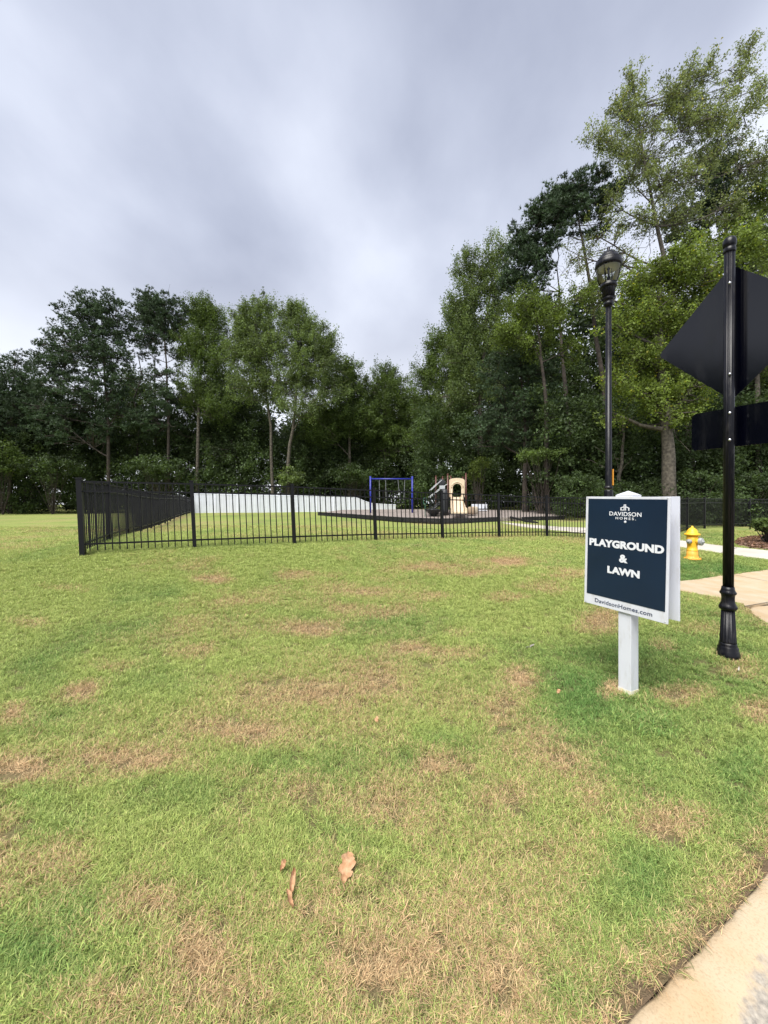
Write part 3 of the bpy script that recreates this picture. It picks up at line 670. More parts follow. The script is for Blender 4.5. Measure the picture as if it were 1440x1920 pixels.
    x, z = uv(.512, .0915); put('emblem', bm, x, z, M_WPRINT)
    for su, sv in ((.025, .012), (.975, .012), (.025, .988), (.975, .988)):
        bm = bmesh.new(); lathe(bm, [(.0045, 0), (.0045, .001), (.003, .002)], 10); x, z = uv(su, sv); put('screw', bm, x, z, M_STEEL, -.0062)
    bm = bmesh.new(); lathe(bm, [(.0095, 0), (.0095, .002), (.006, .0045)], 16); x, z = uv(.519, .2165); put('screw_cap', bm, x, z, M_WHITE)
    return e
sign = build_sign()

# ------------------------------------------------------------------ sign pole with the backs of two traffic signs
def street_sign_pole():
    B = V(1365, 1228, 3.6); e = empty('sign_pole', B, 0, 'black fluted street sign pole with a ribbed base and the back of a traffic sign', 'sign pole')
    top = V(1368, 466, 3.6)-B; Hh = top.z; r = .041
    base = [(0.0874, -.05), (0.0874, .018), (0.0827, .026), (0.0827, .045), (0.0764, .052), (0.0780, .075), (0.0686, .085), (0.0663, .10), (0.0640, .12)]
    bm = bmesh.new(); lathe(bm, base, 32); obj('base', bm, M_BLACK, e, True)
    bm = bmesh.new(); lathe(bm, [(0.0640, .12), (0.0624, .13), (0.0499, .42)], 64, flute=(.125, .43, 16, .10)); obj('fluted_skirt', bm, M_BLACK, e, True)
    bm = bmesh.new(); lathe(bm, [(0.0515, .42), (0.0624, .43), (0.0686, .442), (0.0686, .458), (0.0608, .47), (0.0499, .50), (0.0484, .54), (0.0515, .565), (0.0608, .575), (0.0624, .588), (0.0546, .60), (0.0499, .615), (0.0468, .64)], 32); obj('collar', bm, M_BLACK, e, True)
    bm = bmesh.new(); lathe(bm, [(r, .63), (r, Hh)], 96, flute=(.6, 99, 12, .07)); shear = Vector((top.x/Hh, top.y/Hh, 0))
    for v in bm.verts: v.co += shear*v.co.z
    obj('shaft', bm, M_BLACK, e, True)
    bm = bmesh.new(); lathe(bm, [(r*1.05, 0), (r*1.12, .004), (r*1.12, .035), (r*1.0, .042), (r*.98, .052), (r*1.2, .06), (r*1.27, .085), (r*1.2, .115), (r*.95, .135), (r*.5, .148), (.004, .152)], 32, center=(top.x, top.y, Hh-.04)); obj('finial', bm, M_BLACK, e, True)
    d = Vector((-.447, .894, 0)); nb = Vector((.894, .447, 0))       # plate runs along d; nb points away from the camera
    def plate_frame(cpx, cpy, z): return V(cpx, cpy, z)-B
    def rr_poly(w, h, rad, rot):
        pts = []
        for cx, cy, a0 in ((w/2-rad, h/2-rad, 0), (-w/2+rad, h/2-rad, 90), (-w/2+rad, -h/2+rad, 180), (w/2-rad, -h/2+rad, 270)):
            for k in range(7): a = math.radians(a0+15*k); pts.append((cx+rad*math.cos(a), cy+rad*math.sin(a)))
        c, s = math.cos(rot), math.sin(rot); return [(x*c-y*s, x*s+y*c) for x, y in pts]
    def plate(name, c, pts, th=.004):
        bm = bmesh.new(); f = [bm.verts.new(c+d*x+Vector((0, 0, y))) for x, y in pts]; g = [bm.verts.new(c+d*x+Vector((0, 0, y))+nb*th) for x, y in pts]
        bm.faces.new(f); bm.faces.new(g[::-1])
        for j in range(len(pts)): bm.faces.new((f[j], f[(j+1) % len(pts)], g[(j+1) % len(pts)], g[j]))
        bmesh.ops.recalc_face_normals(bm, faces=bm.faces[:]); o = obj(name, bm, M_PLATE, e); return o
    c1 = plate_frame(1372, 624, 3.68); c2 = plate_frame(1372, 801, 3.68)
    side = .914
    o = plate('diamond_sign', c1, rr_poly(side, side, .045, math.pi/4)); o['label'] = 'black back of a large diamond shaped traffic sign'
    o = plate('lower_sign', c2, rr_poly(.66, .378, .045, 0)); o['label'] = 'black back of the small rectangular plate under the diamond'
    cen = Vector((0, 0, 0))
    bm = bmesh.new(); box(bm, c1-nb*.016+Vector((0, 0, 0)), (.06, .028, 1.24), Matrix.Rotation(math.atan2(d.y, d.x), 3, 'Z')); obj('bracket', bm, M_BLACK, e)
    bm = bmesh.new(); box(bm, c2-nb*.016, (.06, .028, .34), Matrix.Rotation(math.atan2(d.y, d.x), 3, 'Z')); obj('bracket', bm, M_BLACK, e)
    for py in (535, 704, 776, 826):
        q = V(1361, py, 3.6)-B; q = Vector((q.x, -.038+shear.y*q.z, q.z)); bm = bmesh.new()
        lathe(bm, [(.013, 0), (.013, .006), (.008, .012), (.003, .014)], 12, center=q, R=Matrix.Rotation(math.pi/2, 3, 'X')); obj('bolt', bm, M_STEEL, e, True)
street_sign_pole()

# ------------------------------------------------------------------ lamp post
def lamp():
    x = V(1141, 945, 6.3).x; g = h1(x, 6.3); B = Vector((x, 6.3, g)); e = empty('lamp_post', B, 0, 'tall black lamp post with a glass lantern behind the navy sign', 'street lamp')
    def Z(py): return V(1141, py, 6.3).z-g
    bm = bmesh.new(); lathe(bm, [(.17, -.05), (.17, .05), (.15, .07), (.14, .20), (.11, .26), (.075, .34), (.07, Z(916)-.05), (.062, Z(916)-.02)], 32, flute=(.25, 9, 12, .08)); obj('base', bm, M_BLACK, e, True)
    bm = bmesh.new(); lathe(bm, [(.062, Z(917)), (.066, Z(915)), (.066, Z(913)), (.052, Z(912)), (.050, Z(911)), (.043, Z(575))], 48, flute=(Z(910.5), 99, 12, .06)); obj('shaft', bm, M_BLACK, e, True)
    bm = bmesh.new(); lathe(bm, [(.045, Z(576)), (.072, Z(572)), (.074, Z(568)), (.052, Z(566)), (.066, Z(564)), (.108, Z(560))], 32); obj('neck', bm, M_BLACK, e, True)
    bm = bmesh.new(); lathe(bm, [(0.0880, Z(560)), (0.0986, Z(542)), (0.1038, Z(540))], 96, flute=(Z(561), Z(541), 16, .10)); obj('fitter', bm, M_BLACK, e, True)
    bm = bmesh.new(); lathe(bm, [(0.1038, Z(541)), (0.1250, Z(539)), (0.1276, Z(536)), (0.1126, Z(534)), (0.1162, Z(532)), (0.0880, Z(530))], 32); obj('gallery_ring', bm, M_BLACK, e, True)
    bm = bmesh.new(); prof = [(0.1100, Z(533)), (0.1408, Z(526)), (0.1672, Z(515)), (0.1786, Z(504)), (0.1804, Z(498))]
    n_ = 32; prev = None
    for r, z in prof:
        ring = [bm.verts.new((r*math.cos(2*math.pi*k/n_), r*math.sin(2*math.pi*k/n_), z)) for k in range(n_)]
        if prev:
            for k in range(n_): bm.faces.new((prev[k], prev[(k+1) % n_], ring[(k+1) % n_], ring[k]))
        prev = ring
    obj('glass_globe', bm, M_GLASS, e, True)
    for k in range(4):
        a = math.radians(40+90*k); bm = bmesh.new(); tube(bm, [((r+.005)*math.cos(a), (r+.005)*math.sin(a), z) for r, z in prof], .006, 6); obj('cage_rib', bm, M_BLACK, e)
    bm = bmesh.new(); lathe(bm, [(0.0264, Z(532)), (0.0264, Z(520)), (0.0158, Z(519)), (0.0158, Z(508)), (0.0264, Z(503))], 16); obj('lamp_holder', bm, M_BLACK, e, True)
    for a in (0, 2.1, 4.2):
        bm = bmesh.new(); tube(bm, [(.05*math.cos(a), .05*math.sin(a), Z(534)), (.05*math.cos(a), .05*math.sin(a), Z(502))], .006, 6); obj('support_rod', bm, M_BLACK, e)
    bm = bmesh.new(); lathe(bm, [(0.1734, Z(503.4)), (0.0088, Z(502.4))], 32); obj('reflector', bm, M_REFL, e)
    bm = bmesh.new(); lathe(bm, [(0.1804, Z(502.6)), (0.1954, Z(501.6)), (0.2006, Z(497)), (0.1936, Z(494)), (0.1892, Z(491)), (0.1883, Z(489)), (0.1628, Z(486)), (0.1452, Z(482)), (0.1426, Z(481)), (0.1144, Z(479)), (0.0924, Z(476)), (0.0898, Z(475)), (0.0616, Z(473)), (0.0396, Z(471)), (0.0194, Z(469)), (0.0246, Z(466)), (0.0211, Z(464)), (0.0035, Z(462))], 36); obj('hood', bm, M_BLACK, e, True)
    obj('orange_sticker', boxbm((.052, -.03, Z(895)), (.012, .03, Z(880)-Z(910))), M_ORANGE, e)
lamp()

# ------------------------------------------------------------------ hydrant
def hydrant():
    B = V(1298, 1048, 9.6); e = empty('fire_hydrant', B, 0, 'yellow fire hydrant with grey outlet caps on the grass', 'fire hydrant'); k = 9.6/F
    def Z(py): return (1048-py)*k
    bm = bmesh.new(); lathe(bm, [(0.1428, -.05), (0.1806, .0), (0.1806, .018), (0.1428, .035), (0.1302, .05), (0.1193, .10), (0.1134, Z(1032))], 28); obj('base_flange', bm, M_YELO, e, True)
    bm = bmesh.new(); lathe(bm, [(0.1193, Z(1032)), (0.1193, Z(1031.3)), (0.1075, Z(1030.8)), (0.1042, Z(1024)), (0.1151, Z(1015)), (0.1176, Z(1004))], 28); obj('barrel', bm, M_YEL, e, True)
    bm = bmesh.new(); lathe(bm, [(0.1176, Z(1004)), (0.1596, Z(1003.5)), (0.1646, Z(1002)), (0.1596, Z(1000.3)), (0.1302, Z(999.8)), (0.1176, Z(999)), (0.1109, Z(996)), (0.0840, Z(992.5)), (0.0462, Z(989.8)), (0.0252, Z(989)), (0.0218, Z(986.5)), (0.0034, Z(986))], 28); obj('bonnet', bm, M_YEL, e, True)
    for nm, ang, z, r, l in (('large_cap', -62, 1014.5, .092, .235), ('small_cap', -155, 1014.5, .055, .195), ('small_cap', 25, 1014.5, .055, .19)):
        a = math.radians(ang); dr = Vector((math.cos(a), math.sin(a), 0)); R = dr.to_track_quat('Z', 'Y').to_matrix()
        bm = bmesh.new(); lathe(bm, [(r*.8, .08), (r*.8, l-.07)], 20, center=(0, 0, Z(z)), R=R); neck = obj('outlet', bm, M_YEL, e, True)
        bm = bmesh.new(); lathe(bm, [(r, l-.085), (r*1.03, l-.075), (r*1.03, l-.03), (r*.93, l-.02), (r*.86, l-.018), (r*.30, l-.015), (r*.28, l+.018), (.004, l+.02)], 20, center=(0, 0, Z(z)), R=R); obj(nm, bm, M_CAPG, neck, True)
    for i in range(8):
        a = math.pi/4*i+.2; bm = bmesh.new(); lathe(bm, [(0.0118, .014), (0.0118, .038), (0.0050, .042)], 6, center=(.16*math.cos(a), .16*math.sin(a), 0)); obj('bolt', bm, M_YELO, e)
hydrant()

# ------------------------------------------------------------------ playground equipment
def swing():
    z = 26; B = V(734, 958, z); e = empty('swing_set', B, 0, 'blue steel swing frame with hanging chain swings', 'swing set')
    def L(px, py, dy=0): p = V(px, py, z)-B; p.y += dy; return p
    for px in (694.5, 773):
        bm = bmesh.new(); p = L(px, 899); tube(bm, [(p.x, 0, -.5), (p.x, 0, L(px, 893).z)], .06, 12); obj('post', bm, M_BLUE, e, True)
    bm = bmesh.new(); tube(bm, [L(694, 898), L(773.5, 898)], .05, 12); obj('beam', bm, M_BLUE, e, True)
    for a, b, a2, b2 in ((711, 723, 712, 724), (746, 759, 750, 757)):
        bm = bmesh.new(); tube(bm, [L(a, 899), L(a2, 938, -.1)], 0.014, 5); c1 = obj('chain', bm, M_CHAIN, e)
        bm = bmesh.new(); tube(bm, [L(b, 899), L(b2, 938, -.1)], .014, 5); obj('chain', bm, M_CHAIN, e)
        bm = bmesh.new(); p, q = L(a2, 938.5, -.1), L(b2, 938.5, -.1); prev = None; n_ = 8
        for i in range(n_+1):
            t = i/n_; c = p.lerp(q, t); c.z -= .14*math.sin(math.pi*t); cur = [bm.verts.new(c+Vector((0, y, zz))) for y, zz in ((-.09, 0), (.09, 0), (.09, -.02), (-.09, -.02))]
            if prev:
                for j in range(4): bm.faces.new((prev[j], prev[(j+1) % 4], cur[(j+1) % 4], cur[j]))
            else: bm.faces.new(cur)
            prev = cur
        bm.faces.new(prev[::-1]); obj('swing_seat', bm, M_PLAY, e)
swing()
def playset():
    z = 24; B = V(852, 963, z); e = empty('playground_structure', B, 0, 'playground structure with a tan slide, dark stairs and climber', 'playground structure')
    def L(px, py, dy=0): p = V(px, py, z)-B; p.y += dy; return p
    base = 963
    # tan hood arch with doorway opening
    bm = bmesh.new(); outer = []; inner = []
    xl, xr, yt, yb = 842, 870.5, 901.5, 962
    for k in range(17):
        a = math.pi*(1-k/16)
        outer.append((856.2+14.2*math.cos(a) if 0 < k < 16 else (xl if k == 0 else xr), 901.5-5.0*math.sin(a)**.8 if 0 < k < 16 else 901.5)); inner.append((856.5+8.3*math.cos(a), 915-8*math.sin(a)))
    outer = [(xl, 932)]+outer+[(xr, 932)]; inner = [(848.2, 932)]+inner+[(864.8, 932)]
    fo = [bm.verts.new(L(x, y, -.12)) for x, y in outer]; fi = [bm.verts.new(L(x, y, -.12)) for x, y in inner]; bo = [bm.verts.new(L(x, y, .0)) for x, y in outer]; bi = [bm.verts.new(L(x, y, .0)) for x, y in inner]
    for i in range(len(outer)-1):
        bm.faces.new((fo[i], fo[i+1], fi[i+1], fi[i])); bm.faces.new((bo[i], bi[i], bi[i+1], bo[i+1])); bm.faces.new((fo[i], bo[i], bo[i+1], fo[i+1])); bm.faces.new((fi[i], fi[i+1], bi[i+1], bi[i]))
    bm.faces.new((fo[0], fi[0], bi[0], bo[0])); bm.faces.new((fo[-1], bo[-1], bi[-1], fi[-1]))
    bmesh.ops.recalc_face_normals(bm, faces=bm.faces[:]); obj('slide_hood', bm, M_TAN, e)
    # raised relief ring
    bm = bmesh.new(); tube(bm, [L(856.5+11*math.cos(a), 914-10*math.sin(a), -.13) for a in np.linspace(math.pi, 0, 14)], .035, 6); obj('hood_rim', bm, M_TAN, e, True)
    # slide: channel with walls, going towards the camera
    bm = bmesh.new(); prev = None
    path = [(856.5, 932, -.1), (856.5, 934, -.35), (857, 941, -.9), (857.8, 950, -1.5), (859, 958.5, -2.0), (860, 960.5, -2.3), (862, 960.8, -2.6)]
    for i, (px, py, dy) in enumerate(path):
        c = V(px, py, z+dy)-B; w = .29+.035*i*.7; hh = .24 if i > 0 else .5; t = .035
        sec = [(-w-t, hh), (-w-t, -.06), (w+t, -.06), (w+t, hh), (w, hh), (w-.03, .03), (w*.5, 0), (-w*.5, 0), (-w+.03, .03), (-w, hh)]
        cur = [bm.verts.new(c+Vector((x, 0, zz))) for x, zz in sec]
        if prev:
            for j in range(10): bm.faces.new((prev[j], prev[(j+1) % 10], cur[(j+1) % 10], cur[j]))
        else: bm.faces.new(cur)
        prev = cur
    bm.faces.new(prev[::-1]); bmesh.ops.recalc_face_normals(bm, faces=bm.faces[:]); obj('slide', bm, M_TAN, e)
    # brown posts
    for px, py, dy in ((839.5, 890, 0), (873.5, 889, 0), (821, 892, .9), (834, 893, .9), (852, 891, 1.3), (876, 893, 1.3)):
        bm = bmesh.new(); p = L(px, py, dy*1.0); tube(bm, [(p.x, dy, -.4), (p.x, dy, p.z)], .05, 10); obj('post', bm, M_BROWN, e, True)
        bm = bmesh.new(); lathe(bm, [(.058, 0), (.06, .04), (.03, .07), (.004, .075)], 10, center=(p.x, dy, p.z)); obj('post_cap', bm, M_BROWN, e)
    obj('platform', boxbm((0.05, .65, L(856, 934).z), (1.25, 1.2, .06)), M_PLAY, e)
    obj('side_panel', boxbm(((L(874, 0).x), .65, L(0, 922).z), (.05, 1.1, .75)), M_BROWN, e)
    # low stub pillar beside the slide, brownish
    bm = bmesh.new(); lathe(bm, [(.20, 0), (.22, .1), (.21, .38), (.15, .45)], 14, center=(L(877, 0).x, -.9, -.02)); obj('step_pod', bm, mat('pod_brown', (.30, .22, .15), .7), e, True)
    bm = bmesh.new(); lathe(bm, [(.19, 0), (.21, .1), (.20, .38), (.14, .45)], 14, center=(L(885.5, 0).x, -.6, .0)); obj('step_pod', bm, mat('pod_tan', (.42, .36, .28), .7), e, True)
    # stairs from the left rising to the platform, dark, with grey rails
    for i in range(7):
        t = i/6; px = 806+t*27; py = 957-t*21; p = L(px, py, .3); obj('stair_tread', boxbm((p.x, .3-.1*t, p.z), (.26, .8, .05)), M_PLAY, e)
    for dy in (-.1, .75):
        bm = bmesh.new(); a, b = L(804, 962, dy), L(834, 936, dy); tube(bm, [a, b], .05, 6); obj('stringer', bm, M_PLAY, e)
        for (x0, y0), (x1, y1) in (((808, 919), (828, 900)), ((806, 932), (834, 911)), ((820, 919), (838, 908))):
            if dy > 0 and x0 == 820: continue
            bm = bmesh.new(); tube(bm, [L(x0, y0, dy), L(x1, y1, dy)], .022, 6); obj('handrail', bm, M_GREYM, e)
        for px, y0, y1 in ((808, 919, 958), (817, 913, 950), (826, 905, 942)):
            bm = bmesh.new(); tube(bm, [L(px, y0, dy), L(px, y1, dy)], .02, 6); obj('baluster', bm, M_PLAY, e)
    # dark climber barrel
    bm = bmesh.new(); lathe(bm, [(.20, -.1), (.24, .2), (.24, .9), (.20, 1.25), (.18, 1.5)], 16, center=(L(832, 0).x, -.35, 0)); obj('climber_barrel', bm, M_PLAY, e, True)
    bm = bmesh.new(); p = L(827, 955, -.5)
    lathe(bm, [(.10, -.45), (.45, -.12), (.56, -.04), (.56, 0), (.46, -.02)], 16, center=(L(810, 0).x, -.75, .30)); obj('seat_bowl', bm, M_PLAY, e, True)
    obj('stair_cap', boxbm(L(828.5, 914, -.15), (.34, .05, .22), None, .02), M_GREYM, e)
    obj('dark_canopy', boxbm(L(829, 905, .3), (.42, .5, .40), Matrix.Rotation(.5, 3, 'Y'), .05), M_PLAY, e)
    # small green framed sign post
    return e
playset()
def small_items():
    z = 23.2; B = V(797, 964, z); e = empty('hoop_post', B, 0, 'thin green post with a small open rectangular frame left of the dark stairs', 'play panel'); 
    def L(px, py): return V(px, py, z)-B
    bm = bmesh.new(); tube(bm, [(0, 0, -.5), L(797, 945)], .02, 6); obj('post', bm, M_GREEN, e)
    bm = bmesh.new()
    c = [(794, 934), (799.5, 934), (799.5, 945), (794, 945)]
    for a, b in zip(c, c[1:]+c[:1]): tube(bm, [L(*a), L(*b)], .018, 6)
    obj('frame', bm, M_GREEN, e)
    z = 27.5; B = V(899, 958.5, z); e = empty('white_bench', B, 0, 'white bench at the right of the playground structure', 'bench')
    obj('backrest', boxbm(V(898.5, 949.5, z)-B, (30*z/F, .06, 8.5*z/F), None, .03), M_WHITE, e)
    obj('seat', boxbm(V(899.5, 956.8, z)-B-Vector((0, .25, 0)), (22*z/F, .4, .07), None, .02), M_WHITE, e)
    for s in (-.38, .38): obj('leg', boxbm((s, -.05, .10), (.07, .07, .5)), M_PLAY, e)
small_items()

# ------------------------------------------------------------------ litter on the lawn
def leaf_shape(kind, L_, W_, seedv):
    r = random.Random(seedv); bm = bmesh.new(); n_ = 18 if kind == 'lobed' else 12; left = []; right = []; mid = []
    for i in range(n_+1):
        t = i/n_; e_ = max(0.02, math.sin(math.pi*(.02+.96*t)))**.65; y = (t-.5)*L_; zc = .010*math.sin(t*4+seedv)+.004*math.sin(t*13)
        def w(ph): return W_/2*e_*((.62+.38*abs(math.sin(t*8.5+ph)))*r.uniform(.85, 1.15) if kind == 'lobed' else r.uniform(.85, 1.1))
        wl, wr = w(seedv), w(seedv+1.1); cup = (.10 if kind == 'lobed' else .8)*W_
        left.append([bm.verts.new((-wl*f, y+r.uniform(-1, 1)*L_*.02*f+wl*.25*f, zc+cup*f*f+r.uniform(-1, 1)*W_*.03)) for f in (1, .5)]); mid.append(bm.verts.new((0, y, zc))); right.append([bm.verts.new((wr*f, y+r.uniform(-1, 1)*L_*.02*f+wr*.25*f, zc+cup*f*f*r.uniform(.4, 1)+r.uniform(-1, 1)*W_*.03)) for f in (.5, 1)])
    rows = [[*a, b, *c] for a, b, c in zip(left, mid, right)]
    for a, b in zip(rows, rows[1:]):
        for k in range(4): bm.faces.new((a[k], a[k+1], b[k+1], b[k]))
    if kind == 'lobed': tube(bm, [(0, -L_*.5, 0), (.004, -L_*.62, .004), (.012, -L_*.74, .0)], .0012, 5)
    bmesh.ops.recalc_face_normals(bm, faces=bm.faces[:])
    return bm
for (px, py, Ln, Wn, rz, kind, m, lab, nm) in [
    (650, 1642, .112, .066, .12, 'lobed', M_DEAD, 'large orange brown dead leaf lying in the near grass', 'dead_leaf'),
    (548, 1676, .105, .020, -.08, 'roll', M_DEAD, 'long narrow curled brown leaf, upper strip of the pair in the near grass', 'dead_leaf'),
    (543, 1706, .055, .020, -.75, 'roll', M_DEAD, 'short curled brown leaf touching the lower end of the narrow strip', 'dead_leaf'),
    (531, 1643, .034, .020, .5, 'roll', M_DEAD, 'tiny brown leaf bit just above the narrow curled leaf', 'dead_leaf'),
    (706, 1358, .038, .03, .3, 'lobed', M_DEAD, 'small brown leaf alone in the middle of the lawn', 'dead_leaf'),
    (1047, 1304, .038, .028, .9, 'lobed', M_DEAD, 'small brown leaf left of the white sign post', 'dead_leaf'),
    (995, 1218, .085, .028, 1.4, 'lobed', M_DEADG, 'pale grey leaf scrap lying left of the white sign', 'leaf_scrap'),
    (1385, 1262, .09, .012, .8, 'roll', M_CONC, 'pale straw bit below the black sign pole', 'straw')]:
    g = G(px, py, .030); o = obj(nm, leaf_shape(kind, Ln, Wn, int(px) % 17+1), m, smooth=True); o.location = g; o.rotation_euler = (.15, .06, -rz); tag(o, lab, 'straw' if nm == 'straw' else 'leaf', 'dead leaves on the lawn' if nm == 'dead_leaf' else None)

# ------------------------------------------------------------------ grass blades (uncountable stuff)
def tuft_mesh(seedv, nb, rad, hgt_, wid, lay):
    r = random.Random(seedv); vs = []; fs = []; r1 = []; r2 = []
    for b in range(nb):
        a = r.uniform(0, 6.283); q = rad*math.sqrt(r.random()); ox, oy = q*math.cos(a), q*math.sin(a); az = r.uniform(0, 6.283); hh = hgt_*r.uniform(.55, 1.15); ln = lay*r.uniform(.3, 1.3); w = wid*r.uniform(.7, 1.2)
        dx, dy = math.cos(az), math.sin(az); tx, ty = -dy*w/2, dx*w/2; i0 = len(vs); v1, v2 = r.random(), r.random()
        cv = r.uniform(-.4, .4)
        for t in (0, .4, .75):
            s = 1-t*.45; x = ox+dx*ln*t*t*1.1-dy*cv*ln*t*t; y = oy+dy*ln*t*t*1.1+dx*cv*ln*t*t; z = hh*(t-.22*t*t*(ln/hh)); vs += [(x-tx*s, y-ty*s, z), (x+tx*s, y+ty*s, z)]
        vs.append((ox+dx*ln*1.15-dy*cv*ln, oy+dy*ln*1.15+dx*cv*ln, hh*(.92-.3*(ln/hh)*.6)))
        fs += [(i0, i0+1, i0+3), (i0, i0+3, i0+2), (i0+2, i0+3, i0+5), (i0+2, i0+5, i0+4), (i0+4, i0+5, i0+6)]; r1 += [v1]*7; r2 += [v2]*7
    me_ = np_mesh('tuft', vs, fs)
    for nm, a in (('blade_rnd', r1), ('blade_rnd2', r2)): at = me_.attributes.new(nm, 'FLOAT', 'POINT'); at.data.foreach_set('value', np.array(a, np.float32))
    me_.materials.append(M_BLADE); return me_
pcol = bpy.data.collections.new('tuft_sources')
for i, (nb, rad, hh, wd, ly) in enumerate([(30, .035, .030, .0028, .022), (30, .04, .026, .003, .034), (26, .035, .036, .0026, .02), (30, .045, .022, .003, .042), (24, .03, .032, .0032, .03)]):
    pcol.objects.link(bpy.data.objects.new('tuft', tuft_mesh(i+3, nb, rad, hh, wd, ly)))
def scatter_group():
    ng = bpy.data.node_groups.new('scatter', 'GeometryNodeTree'); ng.interface.new_socket('Geometry', in_out='INPUT', socket_type='NodeSocketGeometry'); ng.interface.new_socket('Geometry', in_out='OUTPUT', socket_type='NodeSocketGeometry')
    N = ng.nodes; L = ng.links; gi = N.new('NodeGroupInput'); go = N.new('NodeGroupOutput'); ip = N.new('GeometryNodeInstanceOnPoints'); ci = N.new('GeometryNodeCollectionInfo')
    ci.inputs['Collection'].default_value = pcol; ci.inputs['Separate Children'].default_value = True; ci.inputs['Reset Children'].default_value = True; ip.inputs['Pick Instance'].default_value = True
    def na(name, t):
        a = N.new('GeometryNodeInputNamedAttribute'); a.data_type = t; a.inputs['Name'].default_value = name; return a.outputs['Attribute']
    L.new(gi.outputs[0], ip.inputs['Points']); L.new(ci.outputs[0], ip.inputs['Instance']); L.new(na('kind_id', 'INT'), ip.inputs['Instance Index'])
    e2r = N.new('FunctionNodeEulerToRotation'); L.new(na('rot', 'FLOAT_VECTOR'), e2r.inputs[0]); L.new(e2r.outputs[0], ip.inputs['Rotation']); L.new(na('scl', 'FLOAT_VECTOR'), ip.inputs['Scale'])
    L.new(ip.outputs[0], go.inputs[0]); return ng
SCAT = scatter_group()
def scatter(name, x, y, sc, label, extra_dry=0, dry_set=None, lush_set=None, szv=None):
    z = H(x, y)+(fbm(x, y, 1.3, 3, 3)-.5)*np.clip((y-.5)/3, .2, 1)*.02-.002
    d, l = lawn_attr(x, y, z); n_ = len(x); d = d+extra_dry+.65*np.exp(-(kerb_sd(x, y)[0]/.10)**2)
    if dry_set is not None: d[:] = dry_set
    if lush_set is not None: l[:] = lush_set
    me_ = bpy.data.meshes.new(name); me_.vertices.add(n_); me_.vertices.foreach_set('co', np.stack([x, y, z], 1).astype(np.float32).ravel())
    def A(nm, t, a, f='value'): at = me_.attributes.new(nm, t, 'POINT'); at.data.foreach_set(f, np.ascontiguousarray(a).ravel())
    A('dry', 'FLOAT', d.astype(np.float32)); A('lush', 'FLOAT', l.astype(np.float32)); A('kind_id', 'INT', RNG.integers(0, 5, n_).astype(np.int32))
    rot = np.stack([RNG.normal(0, .15, n_), RNG.normal(0, .15, n_), RNG.uniform(0, 6.283, n_)], 1).astype(np.float32); A('rot', 'FLOAT_VECTOR', rot, 'vector')
    s = (sc*RNG.uniform(.75, 1.25, n_)).astype(np.float32); zz = s*(szv if szv is not None else 1)*(1-.35*np.clip(d-.4, 0, 1)); A('scl', 'FLOAT_VECTOR', np.stack([s, s, zz.astype(np.float32)], 1), 'vector')
    o = link(bpy.data.objects.new(name, me_)); md = o.modifiers.new('scatter', 'NODES'); md.node_group = SCAT; tag(o, label, 'grass', kind='stuff'); return o
NT = 190000
zmin, zmax = .55, 17.0
uu = RNG.random(NT); q = .55; yy = (zmin**q+uu*(zmax**q-zmin**q))**(1/q)
xx = RNG.uniform(-1, 1, NT)*(1.12*yy+.35)
s1, _, _ = kerb_sd(xx, yy)
ok = s1 < -.015-RNG.random(NT)**2*.085
ok &= ~((fbm(xx, yy, 17, 2, 61) < .40) & (yy < 5) & (RNG.random(NT) < .8))
for pl in (poly1, poly2, poly3): ok &= ~in_poly(xx, yy, pl)
bx = [tuple(V(*p))[:2] for p in bedpts]; ok &= ~in_poly(xx, yy, bx)
_d = lawn_attr(xx, yy, H(xx, yy))[0]; ok &= ~((_d > .62) & (RNG.random(NT) < .35))
xx = xx[ok]; yy = yy[ok]
scatter('lawn_grass', xx, yy, np.clip(.68+yy*.10, .7, 1.9), 'short mown lawn grass mixing green blades with straw')
def foot_grass():
    X, Y = [], []
    so = sign.location
    for cx, cy, r, n_ in ((so.x, so.y, .085, 90), (V(1365, 945, 3.6).x, 3.6, .115, 110), (V(1298, 945, 9.6).x, 9.6, .22, 70)):
        a = RNG.uniform(0, 6.283, n_); q = r+np.abs(RNG.normal(0, .035, n_)); X.append(cx+q*np.cos(a)); Y.append(cy+q*np.sin(a))
    X = np.concatenate(X); Y = np.concatenate(Y); scatter('untrimmed_grass', X, Y, np.full(len(X), 1.25), 'longer untrimmed grass around the feet of posts and hydrant', extra_dry=.12, szv=1.25)
foot_grass()
# coarse weed clump right of the post
g = G(1205, 1362)
def weed(px, py, n_, rad, lab, hs=1.6):
    g = G(px, py); a = RNG.uniform(0, 6.283, n_); r = rad*np.sqrt(RNG.random(n_)); o = scatter('grass_clump', g.x+r*np.cos(a), g.y+r*np.sin(a)*.9, np.full(n_, hs), lab, dry_set=.02, lush_set=.75, szv=1.0)
    del o['kind']; del o['category']; tag(o, lab, 'grass clump', kind='stuff')
weed(1205, 1362, 90, .17, 'coarse blue green grass clump beside the white sign post')

